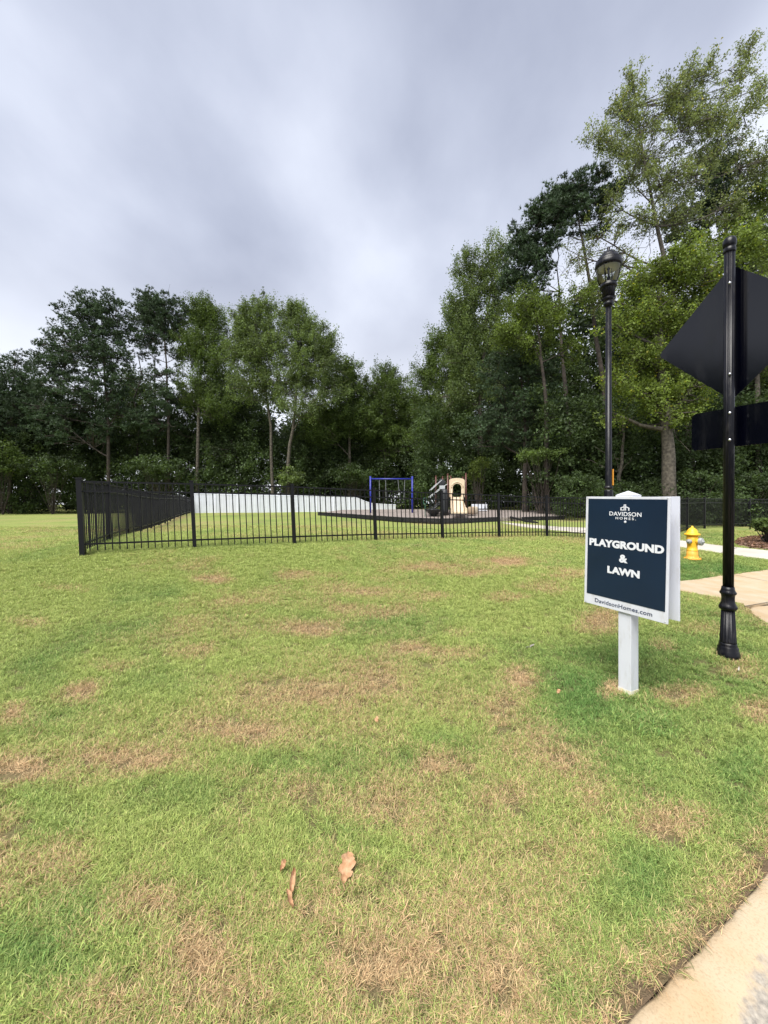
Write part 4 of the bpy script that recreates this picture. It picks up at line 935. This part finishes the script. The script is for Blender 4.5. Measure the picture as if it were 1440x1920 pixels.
# ------------------------------------------------------------------ trees
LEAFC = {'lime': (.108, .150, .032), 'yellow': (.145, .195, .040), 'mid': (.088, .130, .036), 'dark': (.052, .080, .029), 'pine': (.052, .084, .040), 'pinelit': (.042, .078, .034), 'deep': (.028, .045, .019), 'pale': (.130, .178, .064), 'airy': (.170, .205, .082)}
def rand_unit(n_): v = RNG.normal(size=(n_, 3)); return v/np.linalg.norm(v, axis=1, keepdims=True)
def leaves(centers, per, csize, lsize, color, flat=.6, cvar=.28, yellow=.0, dirs=None, tri=False):
    """broad leaves in soft clumps; dirs stretches each clump along its twig"""
    n_ = len(centers); c = np.repeat(centers, per, 0); cs = np.repeat(csize*RNG.uniform(.65, 1.3, n_), per)
    m = n_*per; p = RNG.normal(size=(m, 3))*.52
    if dirs is not None:
        d = np.repeat(dirs, per, 0); al = (p*d).sum(1, keepdims=True); p = (p-al*d)*(.62+.38*np.clip(.5-al, 0, 1))+al*d*1.35
    else: p[:, 2] *= flat
    p = p*cs[:, None]+c
    nn = rand_unit(m)+np.array([0, 0, .5]); nn /= np.linalg.norm(nn, axis=1, keepdims=True)
    a = np.cross(nn, rand_unit(m)); a /= np.linalg.norm(a, axis=1, keepdims=True)+1e-9; b = np.cross(nn, a)
    s = (lsize*RNG.uniform(.6, 1.35, m))[:, None]; a = a*s*.5; b = b*s*.36
    tc = np.array(color)*(1+RNG.normal(0, cvar, (n_, 1)).clip(-.6, .8)); tc = np.repeat(tc, per, 0)*(1+RNG.normal(0, .18, (m, 1)).clip(-.5, .6))
    if yellow: y = RNG.random(m) < yellow; tc[y] = tc[y]*np.array([1.9, 1.35, .7])
    if tri: v = np.stack([p-a*1.1, p+b*1.3-a*.1, p+a*.8-b*.6], 1).reshape(-1, 3); f = np.arange(m*3).reshape(-1, 3); return v, f, np.repeat(tc, 3, 0)
    v = np.stack([p-a, p+b-a*.15, p+a, p-b-a*.15], 1).reshape(-1, 3); f = np.arange(m*4).reshape(-1, 4)
    return v, f, np.repeat(tc, 4, 0)
def needles(centers, per, csize, nlen, color, nn_=9, cvar=.25, flat=.5):
    n_ = len(centers); c = np.repeat(centers, per, 0); cs = np.repeat(csize*RNG.uniform(.65, 1.3, n_), per)
    p = rand_unit(n_*per)*(RNG.random(n_*per)**.5)[:, None]*cs[:, None]; p[:, 2] *= flat; p += c; m = len(p)
    ax = rand_unit(m)+np.array([0, 0, .9])+(p-c)/np.maximum(cs, .01)[:, None]*.6; ax /= np.linalg.norm(ax, axis=1, keepdims=True)
    P2 = np.repeat(p, nn_, 0); A = np.repeat(ax, nn_, 0)+rand_unit(m*nn_)*.85; A /= np.linalg.norm(A, axis=1, keepdims=True)
    L_ = (nlen*RNG.uniform(.7, 1.2, m*nn_))[:, None]; sd_ = np.cross(A, rand_unit(m*nn_)); sd_ /= np.linalg.norm(sd_, axis=1, keepdims=True)+1e-9; w = L_*.12
    v = np.stack([P2-sd_*w, P2+sd_*w, P2+A*L_], 1).reshape(-1, 3); f = np.arange(len(v)).reshape(-1, 3)
    tc = np.array(color)*(1+RNG.normal(0, cvar, (n_, 1)).clip(-.6, .8)); tc = np.repeat(tc, per*nn_, 0)*(1+RNG.normal(0, .2, (m*nn_, 1)).clip(-.5, .6)); return v, f, np.repeat(tc, 3, 0)
TB = {'v': [], 'f': [], 'n': 0}
def tb_reset(): TB['v'] = []; TB['f'] = []; TB['n'] = 0
def tb_tube(pts, rads, n_=6):
    pts = np.array(pts, float); k = len(pts); i0 = TB['n']; an = np.arange(n_)*2*math.pi/n_
    for i in range(k):
        t = pts[min(i+1, k-1)]-pts[max(i-1, 0)]; t /= np.linalg.norm(t)+1e-9; a = np.array([0, 0, 1.]) if abs(t[2]) < .8 else np.array([0, 1., 0]); u = np.cross(t, a); u /= np.linalg.norm(u); w = np.cross(t, u)
        TB['v'].append(pts[i]+(np.cos(an)[:, None]*u+np.sin(an)[:, None]*w)*rads[i])
    for i in range(k-1):
        for j in range(n_): TB['f'].append((i0+i*n_+j, i0+i*n_+(j+1) % n_, i0+(i+1)*n_+(j+1) % n_, i0+(i+1)*n_+j))
    TB['n'] += k*n_
def limb(a, b, r0, r1, n_=5, sag=.08, wob=.06, sides=5):
    a = np.array(a); b = np.array(b); L_ = np.linalg.norm(b-a); t = np.linspace(0, 1, n_)[:, None]; p = a+(b-a)*t; p[:, 2] += -np.sin(t[:, 0]*math.pi)*L_*sag
    p[1:-1] += RNG.normal(0, wob*L_/n_, (n_-2, 3)) if n_ > 2 else 0; tb_tube(p, np.linspace(r0, r1, n_), sides); return p
def tree(name, label, kind, z, trunk, blobs, color, group, cs=.6, per=85, ls=.2, dens=1.0, bark=None, tr=.22, yellow=0, flat=.6, nl=.30, depth=.85, seedz=0, bare=0, sub=.45):
    """trunk: px points bottom to top; blobs: (px, py, rx, ry[, density])"""
    bx_ = trunk[0][0]; X = (bx_-CX)/F*z; gz0 = h1(X, z); B = Vector((X, z, gz0)); e = empty(name, B, 0, label, 'tree', group); b0 = np.array(B)
    tp = [np.array([X, z, gz0-.4])]+[np.array(V(px, py, z+RNG.normal(0, .15))) for px, py in trunk[1:]]
    # denser trunk curve
    tt = []; 
    for a, b in zip(tp, tp[1:]):
        for j in range(3): tt.append(a+(b-a)*j/3+RNG.normal(0, .04, 3)*(j > 0))
    tt.append(tp[-1]); tt = np.array(tt); rad = np.linspace(1, .10, len(tt))**.9*tr; rad[0] *= 1.35
    tb_reset(); tb_tube(tt-b0, rad, 9); tv, tf = np.concatenate(TB['v']), TB['f']; obj('trunk', np_mesh('trunk', tv, tf), bark or M_BARK, e, True)
    tb_reset(); V_, F_, T_, off_ = [], [], [], 0
    cpx = cs*F/z
    for bl in blobs:
        cx, cy, rx, ry = bl[:4]; dn = (bl[4] if len(bl) > 4 else 1)*dens; C = np.array(V(cx, cy, z)); wx_ = 1.28 if (group == GL and kind == 'leaf') else 1.0; R3 = np.array([rx*wx_*z/F, rx*z/F*depth, ry*z/F])*1.1; C[1] += RNG.uniform(-.3, .3)*R3[1]
        n_ = max(3, int(wx_*dn*(5.0 if kind == 'pine' else 5.6)*rx*ry/cpx**2)); r = RNG.random(n_)**(1/2.1); c = C+rand_unit(n_)*r[:, None]*R3
        k = np.argmin(np.abs(tt[:, 2]-(C[2]-R3[2]*.6-R3[0]*.3))+.2*np.linalg.norm(tt-C, axis=1)); a = tt[k]; rr_ = max(.035, rad[k]*.55)
        main = limb(a-b0, C-b0, rr_, rr_*.45, 6, .04)
        bi = RNG.permutation(n_)[:int(min(n_, 8+n_*sub))]
        for j in bi:
            q_ = c[j]-b0; s = main[np.argmin(np.linalg.norm(main-q_, axis=1)*1+np.maximum(0, main[:, 2]-q_[2])*1.2)]; limb(s, q_, rr_*.34, .012+.0004*z, 4, -.03, .14, 4)
        for _ in range(int(bare*4)):
            q_ = main[RNG.integers(1, 6)]; limb(q_, q_+rand_unit(1)[0]*R3[0]*1.3, rr_*.25, .01, 5, .0, .2, 4)
        col = np.array(LEAFC[color])
        if kind == 'pine': v, f, t = needles(c-b0, max(6, per//9), cs, nl, col, 9, flat=.5)
        else:
            dr = (c-C)/R3+np.array([0, 0, .9])+RNG.normal(0, .3, c.shape); dr /= np.linalg.norm(dr, axis=1, keepdims=True)
            v, f, t = leaves(c-b0, int(per*1.25), cs, ls*.8, col, flat, yellow=yellow, dirs=dr, tri=z > 24)
        V_.append(v); F_.append(f+off_); T_.append(t); off_ += len(v)
    if TB['v']: obj('branches', np_mesh('branches', np.concatenate(TB['v']), TB['f']), bark or M_BARK, e, True)
    obj('crown', np_mesh('crown', np.concatenate(V_), np.concatenate(F_), np.concatenate(T_)), M_NEEDLE if kind == 'pine' else M_LEAF, e)
    return e
GL = 'trees of the left wood edge'; GR = 'trees of the right wood edge'
D = M_BARKD
tree('pine_tree', 'dark pine at the far left edge of the photo, lower than its neighbours', 'pine', 47, [(18, 950), (20, 800), (30, 660)], [(30, 680, 32, 34), (50, 730, 40, 34), (5, 720, 40, 40), (10, 780, 50, 40), (60, 790, 45, 40), (-30, 740, 40, 60)], 'pine', GL, cs=.75, per=150, bark=D)
tree('pine_tree', 'broad dark pine with a sloping left shoulder, widest of the left wood', 'pine', 45, [(205, 950), (203, 800), (195, 680), (188, 560)], [(190, 580, 46, 32), (160, 600, 42, 30), (215, 610, 38, 40), (125, 640, 48, 34), (180, 660, 62, 40), (95, 665, 28, 22), (110, 700, 50, 40), (215, 700, 45, 50), (160, 740, 70, 40), (95, 770, 50, 34, .8), (225, 775, 36, 34, .7), (140, 810, 70, 30, .8)], 'pine', GL, cs=.7, per=150, bark=D, dens=1.1)
tree('pine_tree', 'round topped dark pine with sky showing between its bare middle limbs', 'pine', 46, [(318, 950), (316, 800), (312, 680), (305, 560)], [(300, 570, 42, 28), (280, 600, 36, 36), (330, 600, 34, 34), (300, 625, 50, 24), (275, 660, 26, 18, .5), (335, 665, 28, 20, .5), (300, 700, 40, 20, .5), (320, 750, 40, 30, .9), (290, 790, 45, 30)], 'pine', GL, cs=.62, per=150, bark=D, bare=1.5, tr=.2)
tree('pine_tree', 'thin pine behind the round topped pine, bare trunk left of it', 'pine', 49, [(290, 950), (292, 780), (290, 620)], [(285, 590, 32, 28), (262, 640, 30, 20, .6)], 'pine', GL, cs=.6, per=150, bark=D, tr=.17)
tree('broadleaf_tree', 'mid green leafy tree between the round pine and the pale pointed tree', 'leaf', 46, [(368, 950), (372, 780), (378, 640), (376, 560)], [(376, 580, 22, 30), (395, 600, 26, 34), (370, 640, 34, 40), (400, 665, 34, 42), (375, 720, 34, 42, .8), (400, 760, 36, 34, .8)], 'mid', GL, cs=.55, per=85, ls=.22)
tree('broadleaf_tree', 'pale green leafy tree with several pointed tops left of the tallest spire', 'leaf', 44, [(512, 950), (508, 800), (490, 680), (475, 580)], [(452, 605, 15, 34), (470, 585, 14, 26), (497, 585, 17, 34), (480, 630, 38, 34), (455, 660, 30, 36), (500, 665, 36, 40), (475, 720, 44, 34, .7), (520, 730, 30, 34, .6)], 'pale', GL, cs=.5, per=80, ls=.21, dens=.95, tr=.2, bare=.5)
tree('broadleaf_tree', 'pale green leafy tree with the tallest spire and a grey leaning trunk', 'leaf', 42.5, [(538, 950), (541, 860), (552, 780), (560, 690), (557, 590)], [(556, 585, 13, 30), (540, 600, 20, 30), (572, 610, 20, 30), (600, 640, 26, 34), (560, 650, 36, 36), (618, 665, 20, 26), (590, 690, 44, 34), (545, 710, 34, 34, .7), (610, 730, 34, 30, .7), (575, 765, 44, 26, .55)], 'pale', GL, cs=.5, per=80, ls=.2, dens=.95, tr=.24, bare=.5)
tree('broadleaf_tree', 'green leafy tree stepping down right of the tall pale spire', 'leaf', 46, [(655, 950), (655, 800), (652, 690)], [(655, 690, 18, 24), (640, 715, 28, 28), (668, 735, 28, 34), (640, 770, 36, 34), (680, 790, 30, 34), (610, 800, 36, 34)], 'mid', GL, cs=.55, per=85, ls=.22)
tree('broadleaf_tree', 'rounded darker green tree in the dip at the middle of the skyline', 'leaf', 48, [(722, 950), (722, 800), (722, 710)], [(722, 705, 20, 26), (705, 735, 26, 28), (742, 735, 26, 32), (722, 770, 42, 38), (760, 790, 30, 36), (695, 800, 34, 34), (745, 830, 40, 30)], 'mid', GL, cs=.55, per=85, ls=.22)
tree('broadleaf_tree', 'leafy green tree at the foot of the rising right skyline', 'leaf', 38, [(832, 935), (826, 800), (822, 680)], [(818, 650, 22, 40), (845, 640, 28, 44), (800, 700, 30, 34), (835, 710, 38, 40), (800, 760, 34, 36), (850, 780, 44, 36), (815, 820, 48, 30)], 'mid', GR, cs=.5, per=90, ls=.19)
tree('broadleaf_tree', 'tall light green tree with a pointed top left of the dark pine', 'leaf', 34, [(905, 935), (900, 760), (912, 600), (930, 470)], [(932, 480, 24, 36), (905, 500, 24, 32), (870, 495, 20, 30), (890, 545, 34, 36), (930, 550, 34, 40), (865, 590, 34, 40), (910, 620, 42, 40), (870, 660, 40, 38), (900, 720, 50, 36), (860, 745, 36, 34)], 'lime', GR, cs=.5, per=90, ls=.18, dens=.92, cvar=.3) if False else \
tree('broadleaf_tree', 'tall light green tree with a pointed top left of the dark pine', 'leaf', 34, [(905, 935), (900, 760), (912, 600), (930, 470)], [(932, 480, 24, 36), (905, 500, 24, 32), (870, 495, 20, 30), (890, 545, 34, 36), (930, 550, 34, 40), (865, 590, 34, 40), (910, 620, 42, 40), (870, 660, 40, 38), (900, 720, 50, 36), (860, 745, 36, 34)], 'pale', GR, cs=.5, per=90, ls=.18, dens=.92)
tree('pine_tree', 'dark pine with a full crown leaning left of the lantern', 'pine', 29, [(1076, 935), (1066, 800), (1052, 640), (1044, 500)], [(1040, 390, 34, 34), (1010, 420, 42, 36), (985, 450, 34, 30), (975, 495, 40, 34), (1015, 480, 36, 34), (955, 530, 26, 24), (1000, 540, 40, 26, .7)], 'pine', GR, cs=.5, per=160, nl=.26, bark=D, tr=.24, bare=1)
tree('pine_tree', 'tall dark pine with open branching top just left of the lantern head', 'pine', 28, [(1150, 935), (1132, 720), (1112, 580), (1092, 450), (1078, 370)], [(1062, 362, 42, 30), (1100, 350, 36, 24), (1130, 370, 30, 24), (1080, 400, 44, 22, .8), (1140, 410, 30, 20, .6), (1060, 440, 34, 20, .5), (1110, 450, 34, 18, .3), (1030, 400, 34, 30)], 'pine', GR, cs=.46, per=160, nl=.26, bark=D, tr=.21, bare=2)
tree('broadleaf_tree', 'yellow green leafy tree in front of the dark pines', 'leaf', 25, [(1030, 935), (1024, 760), (1012, 640), (1000, 560)], [(985, 575, 46, 34), (1030, 590, 42, 34), (955, 625, 32, 28), (1000, 640, 44, 28, .8), (1070, 650, 34, 24, .6), (1090, 560, 40, 26, .35)], 'lime', GR, cs=.42, per=85, ls=.16, dens=.85, tr=.16, bark=D)
tree('cedar_tree', 'dark green evergreen filling the wood left of the lamp post', 'pine', 27, [(985, 935), (985, 800), (975, 660)], [(965, 670, 40, 34), (930, 710, 40, 34), (990, 710, 50, 34), (950, 765, 56, 36), (1015, 760, 44, 34), (920, 810, 48, 34), (985, 825, 60, 32), (1030, 700, 36, 24, .6)], 'pine', GR, cs=.5, per=170, nl=.2, bark=D, tr=.2)
tree('pine_tree', 'dark pine crown behind the tall airy tree at the right', 'pine', 31, [(1375, 935), (1372, 700), (1362, 450), (1350, 300)], [(1335, 310, 36, 34), (1365, 340, 40, 36), (1330, 380, 44, 34), (1395, 400, 40, 44), (1290, 430, 40, 30), (1430, 480, 36, 50), (1360, 500, 50, 40), (1400, 590, 50, 50), (1330, 580, 40, 40)], 'pine', GR, cs=.5, per=150, nl=.26, bark=D, tr=.28)
tree('broadleaf_tree', 'tallest airy pale leaved tree reaching the top right of the photo', 'leaf', 27, [(1300, 935), (1290, 760), (1272, 600), (1240, 460), (1218, 350), (1192, 200)],
     [(1188, 165, 22, 40), (1165, 215, 28, 34), (1205, 215, 34, 40), (1120, 265, 32, 28, .8), (1150, 290, 40, 32), (1215, 285, 46, 40), (1260, 190, 34, 44), (1300, 165, 30, 40, .9), (1330, 130, 24, 30, .8), (1290, 240, 50, 40), (1340, 210, 44, 40, .8), (1405, 100, 18, 44, .8), (1388, 150, 24, 30, .7), (1430, 170, 28, 30, .6), (1300, 125, 22, 24, .6), (1395, 210, 40, 34, .6), (1350, 270, 44, 34, .8), (1245, 345, 52, 34), (1180, 345, 40, 26, .7), (1310, 320, 50, 34, .8), (1420, 310, 40, 50, .9), (1270, 400, 54, 30), (1210, 410, 40, 26, .8), (1370, 390, 40, 34, .7), (1130, 440, 44, 44, .38), (1110, 540, 44, 50, .42), (1165, 500, 34, 44, .45), (1085, 480, 34, 34, .3), (1150, 380, 30, 34, .5)],
     'airy', GR, cs=.38, per=44, ls=.165, dens=.74, tr=.26, bare=.8, yellow=.02, sub=.8)
tree('broadleaf_tree', 'large yellow green tree with a thick grey trunk right of the navy sign', 'leaf', 22, [(1257, 935), (1254, 860), (1247, 780), (1240, 690), (1236, 560), (1240, 480)],
     [(1320, 465, 44, 26), (1380, 470, 44, 30), (1250, 510, 50, 34), (1190, 540, 34, 30), (1300, 530, 60, 40), (1210, 600, 46, 36), (1270, 600, 60, 44), (1350, 570, 50, 50), (1190, 670, 44, 28, .9), (1250, 680, 60, 34), (1160, 720, 36, 22, .8), (1220, 740, 50, 28), (1290, 730, 50, 34, .9), (1250, 780, 56, 20, .7), (1150, 610, 34, 40, .35), (1170, 780, 34, 16, .4), (1420, 560, 40, 50)],
     'yellow', GR, cs=.38, per=80, ls=.145, dens=.85, tr=.40, yellow=.02, sub=.6, bare=.3)
tree('broadleaf_tree', 'leafy green tree behind the traffic sign backs at the right edge', 'leaf', 27, [(1425, 935), (1420, 700), (1430, 480)], [(1420, 430, 50, 40), (1440, 520, 50, 50), (1400, 640, 50, 40), (1460, 650, 50, 60), (1440, 360, 40, 44)], 'lime', GR, cs=.45, per=85, ls=.16, dens=.9)
for fx, fz, fy, flab in ((45, 48.5, 760, 'mid height leafy tree in front of the far left pines'), (170, 49, 780, 'leafy tree half hidden under the broad left pine'), (350, 50, 760, 'leafy tree between the round pine and the mid green tree'), (455, 49, 770, 'leafy tree low behind the pale pointed tree'), (610, 48.5, 790, 'leafy tree low behind the blue swing')):
    tree('broadleaf_tree', flab, 'leaf', fz, [(fx, 950), (fx+3, 860), (fx, fy)], [(fx, fy, 30, 34), (fx-34, fy+40, 36, 36), (fx+34, fy+44, 36, 36), (fx, fy+80, 60, 40)], 'dark', GL, cs=.6, per=70, ls=.26, dens=.8, bark=D, tr=.14)
# second row behind, individually built but simpler
brow = [(60, 58, 700, 'dark', 'leaf', 'dark leafy tree deep in the wood at the far left'), (250, 57, 690, 'dark', 'leaf', 'dark leafy tree filling the gap between the two big left pines'), (430, 58, 690, 'dark', 'leaf', 'dark leafy tree behind the pale pointed tree'), (600, 56, 760, 'dark', 'leaf', 'dark leafy tree behind the tallest pale spire'),
        (690, 58, 750, 'mid', 'leaf', 'green tree behind the dip in the skyline, left side'), (775, 54, 735, 'mid', 'leaf', 'green tree behind the dip in the skyline, right side'), (950, 42, 620, 'dark', 'leaf', 'dark leafy tree behind the evergreen left of the lamp'), (1100, 40, 680, 'dark', 'leaf', 'dark leafy tree behind the lamp post'), (1210, 38, 520, 'dark', 'leaf', 'dark leafy tree behind the yellow green tree'), (1330, 38, 600, 'dark', 'leaf', 'dark leafy tree behind the traffic sign backs'), (1440, 38, 520, 'dark', 'leaf', 'dark leafy tree at the far right edge behind the signs'), (-60, 55, 640, 'dark', 'leaf', 'dark leafy tree just outside the left edge')]
for bx_, z, ty, c, k, lab in brow:
    w = 52*45/z*1.1; tree('broadleaf_tree', lab, k, z, [(bx_, 945), (bx_+4, 820), (bx_-3, ty+30)], [(bx_, ty+w*.6, w*.6, w*.6), (bx_-w*.6, ty+w*1.4, w*.8, w*.7), (bx_+w*.6, ty+w*1.3, w*.8, w*.7), (bx_, ty+w*2.3, w*1.2, w*.8), (bx_, ty+w*3.3, w*1.2, w*.8)], c, 'trees deeper in the wood', cs=.7, per=70, ls=.3, dens=.9, bark=D)
# small trunks seen in the wood
for px, z, ty, r, bk, lab in ((470, 50, 640, .13, D, 'thin dark bare trunk left of the paler pair'), (415, 52, 680, .12, D, 'thin dark bare trunk left of the shrub, nearest the pines'), (575, 50, 700, .10, D, 'thin dark bare trunk right of the grey leaning trunk'), (255, 51, 660, .13, D, 'thin dark bare trunk between the two big pines'), (1158, 24, 780, .14, M_BARK, 'grey trunk close beside the lamp post'), (890, 33, 760, .11, D, 'thin dark trunk behind the tan slide')):
    X = (px-CX)/F*z; gz0 = h1(X, z); e = empty('bare_tree', (X, z, gz0), 0, lab, 'tree', 'slender bare trunks in the wood'); T = np.array(V(px+random.uniform(-12, 12), ty, z))-np.array([X, z, gz0]); tb_reset(); limb((0, 0, -.4), T, r, r*.4, 8, 0, .12, 7)
    obj('trunk', np_mesh('trunk', np.concatenate(TB['v']), TB['f']), bk, e, True); tb_reset()
    for _ in range(7): t = random.uniform(.35, .95); p = T*t; limb(p, p+np.array([random.uniform(-2, 2), random.uniform(-1, 1), random.uniform(.2, 1.6)]), r*.3, .01, 5, 0, .2, 4)
    obj('branches', np_mesh('branches', np.concatenate(TB['v']), TB['f']), bk, e)

# shrubs with their own outline
def shrub(name, label, px, py, z, rx, ry, color, per=80, ls=.12, cs=.3, cat='shrub', group=None, k=1.0):
    X = (px-CX)/F*z; gz0 = h1(X, z); e = empty(name, (X, z, gz0), 0, label, cat, group); b0 = np.array((X, z, gz0)); C = np.array(V(px, py, z))-b0; R3 = np.array([rx, rx*.9, ry])*z/F
    n_ = int(k*max(12, 3.0*rx*ry/(cs*F/z)**2)); c = C+rand_unit(n_)*(RNG.random(n_)**.45)[:, None]*R3; tb_reset()
    for j in range(min(n_, 26)): limb((RNG.normal(0, .05), RNG.normal(0, .05), -.05), c[j], .03, .008, 4, -.02, .1, 4)
    obj('stems', np_mesh('stems', np.concatenate(TB['v']), TB['f']), M_BARKD, e)
    v, f, t = leaves(c, per, cs, ls, LEAFC[color], .7); obj('foliage', np_mesh('foliage', v, f, t), M_LEAF, e); return e
shrub('shrub', 'bright green shrub at the foot of the grey leaning trunk', 545, 892, 42.5, 26, 22, 'pale', ls=.2, cs=.45)
shrub('shrub', 'low spreading dark shrub under the broad left pine', 100, 878, 43, 56, 24, 'dark', ls=.2, cs=.5)
shrub('shrub', 'leafy shrub at the far left edge of the wood', 5, 860, 43, 40, 34, 'mid', ls=.2, cs=.5)
shrub('shrub', 'low dark green shrub under the round topped pine', 300, 878, 43, 56, 22, 'dark', ls=.2, cs=.5)
shrub('shrub', 'green shrub left of the blue swing frame', 660, 888, 42.5, 46, 20, 'dark', ls=.2, cs=.5)
shrub('shrub', 'yellowish shrub right behind the playground slide', 896, 880, 29, 20, 28, 'lime', ls=.14, cs=.3, k=.6)
shrub('shrub', 'wide green shrub under the evergreen left of the lamp', 1015, 855, 25, 50, 14, 'mid', ls=.13, cs=.3)
shrub('shrub', 'feathery green shrub in the bark mulch bed', 1440, 990, 12.6, 30, 19, 'mid', ls=.085, cs=.13, per=60)
shrub('shrub', 'dark shrub behind the fence right of the black sign pole', 1405, 905, 22, 40, 24, 'dark', ls=.13, cs=.3)
shrub('shrub', 'dark shrub behind the fence between the sign and the black pole', 1310, 900, 22, 36, 22, 'dark', ls=.13, cs=.3)
shrub('shrub', 'green shrub behind the fence left of the navy sign', 1085, 905, 24, 34, 20, 'dark', ls=.13, cs=.3)

# undergrowth masses nobody could count
def mass(name, label, boxes, color, cs, per, ls):
    cc = []
    for x0, x1, y0, y1, z0, z1, n_ in boxes:
        z = RNG.uniform(z0, z1, n_); px = RNG.uniform(x0, x1, n_); top = y0+(fbm(px, z, .02, 3, 77)-.5)*70; py = top+(y1-top)*RNG.random(n_)**.85
        cc.append(np.stack([(px-CX)/F*z, z, CH-(py-HY)/F*z], 1))
    cc = np.concatenate(cc); v, f, t = leaves(cc, int(per*1.3), cs, ls*.9, LEAFC[color], .8, cvar=.35, tri=True); o = obj(name, np_mesh(name, v, f, t), M_LEAF); tag(o, label, 'undergrowth', kind='stuff')
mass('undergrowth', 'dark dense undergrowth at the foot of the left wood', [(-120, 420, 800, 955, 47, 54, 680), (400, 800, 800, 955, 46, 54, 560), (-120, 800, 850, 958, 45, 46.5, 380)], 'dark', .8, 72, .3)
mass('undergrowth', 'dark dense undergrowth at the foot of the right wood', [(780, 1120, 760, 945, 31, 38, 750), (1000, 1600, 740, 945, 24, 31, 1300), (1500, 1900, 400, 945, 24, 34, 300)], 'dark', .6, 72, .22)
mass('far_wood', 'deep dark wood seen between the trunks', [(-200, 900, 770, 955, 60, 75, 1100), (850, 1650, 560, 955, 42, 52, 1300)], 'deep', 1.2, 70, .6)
def left_wood():
    n_ = 2300; x = RNG.uniform(-75, -48, n_); y = RNG.uniform(-60, 44, n_); hgt_ = 17+4*fbm(x, y, .08, 3, 8); zz = .3+hgt_*RNG.random(n_)**.9
    v, f, t = leaves(np.stack([x, y, zz], 1), 44, 1.5, .8, LEAFC['dark'], .7, tri=True); o = obj('side_wood', np_mesh('side_wood', v, f, t), M_LEAF); tag(o, 'wood closing the lawn off to the left', 'undergrowth', kind='stuff')
left_wood()
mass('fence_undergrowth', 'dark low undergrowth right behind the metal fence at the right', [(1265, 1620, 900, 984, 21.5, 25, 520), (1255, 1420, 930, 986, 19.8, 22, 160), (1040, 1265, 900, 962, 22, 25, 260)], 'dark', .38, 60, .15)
# wood outside the frame on both sides so that the place goes on
mass('side_wood', 'continuing wood beyond the frame', [(-900, -120, 620, 955, 46, 58, 420), (1480, 2100, 250, 945, 26, 36, 420)], 'dark', 1.0, 60, .4)
# bark chips in the mulch bed
def chips():
    pl = poly3; xs_ = [p[0] for p in pl]; ys_ = [p[1] for p in pl]; x = RNG.uniform(min(xs_), max(xs_), 9000); y = RNG.uniform(min(ys_), max(ys_), 9000); m = in_poly(x, y, pl); x = x[m][:3500]; y = y[m][:3500]; z = H(x, y)+.05
    v, f, t = leaves(np.stack([x, y, z], 1), 1, .02, .10, (.20, .12, .085), .6, cvar=.6); o = obj('bark_chips', np_mesh('bark_chips', v, f, t), M_LEAF); tag(o, 'brown bark chips scattered over the mulch bed', 'mulch', kind='stuff')
chips()

print('TRIS', sum(sum(max(0,p.loop_total-2) for p in o.data.polygons) for o in S.objects if o.type=='MESH'))
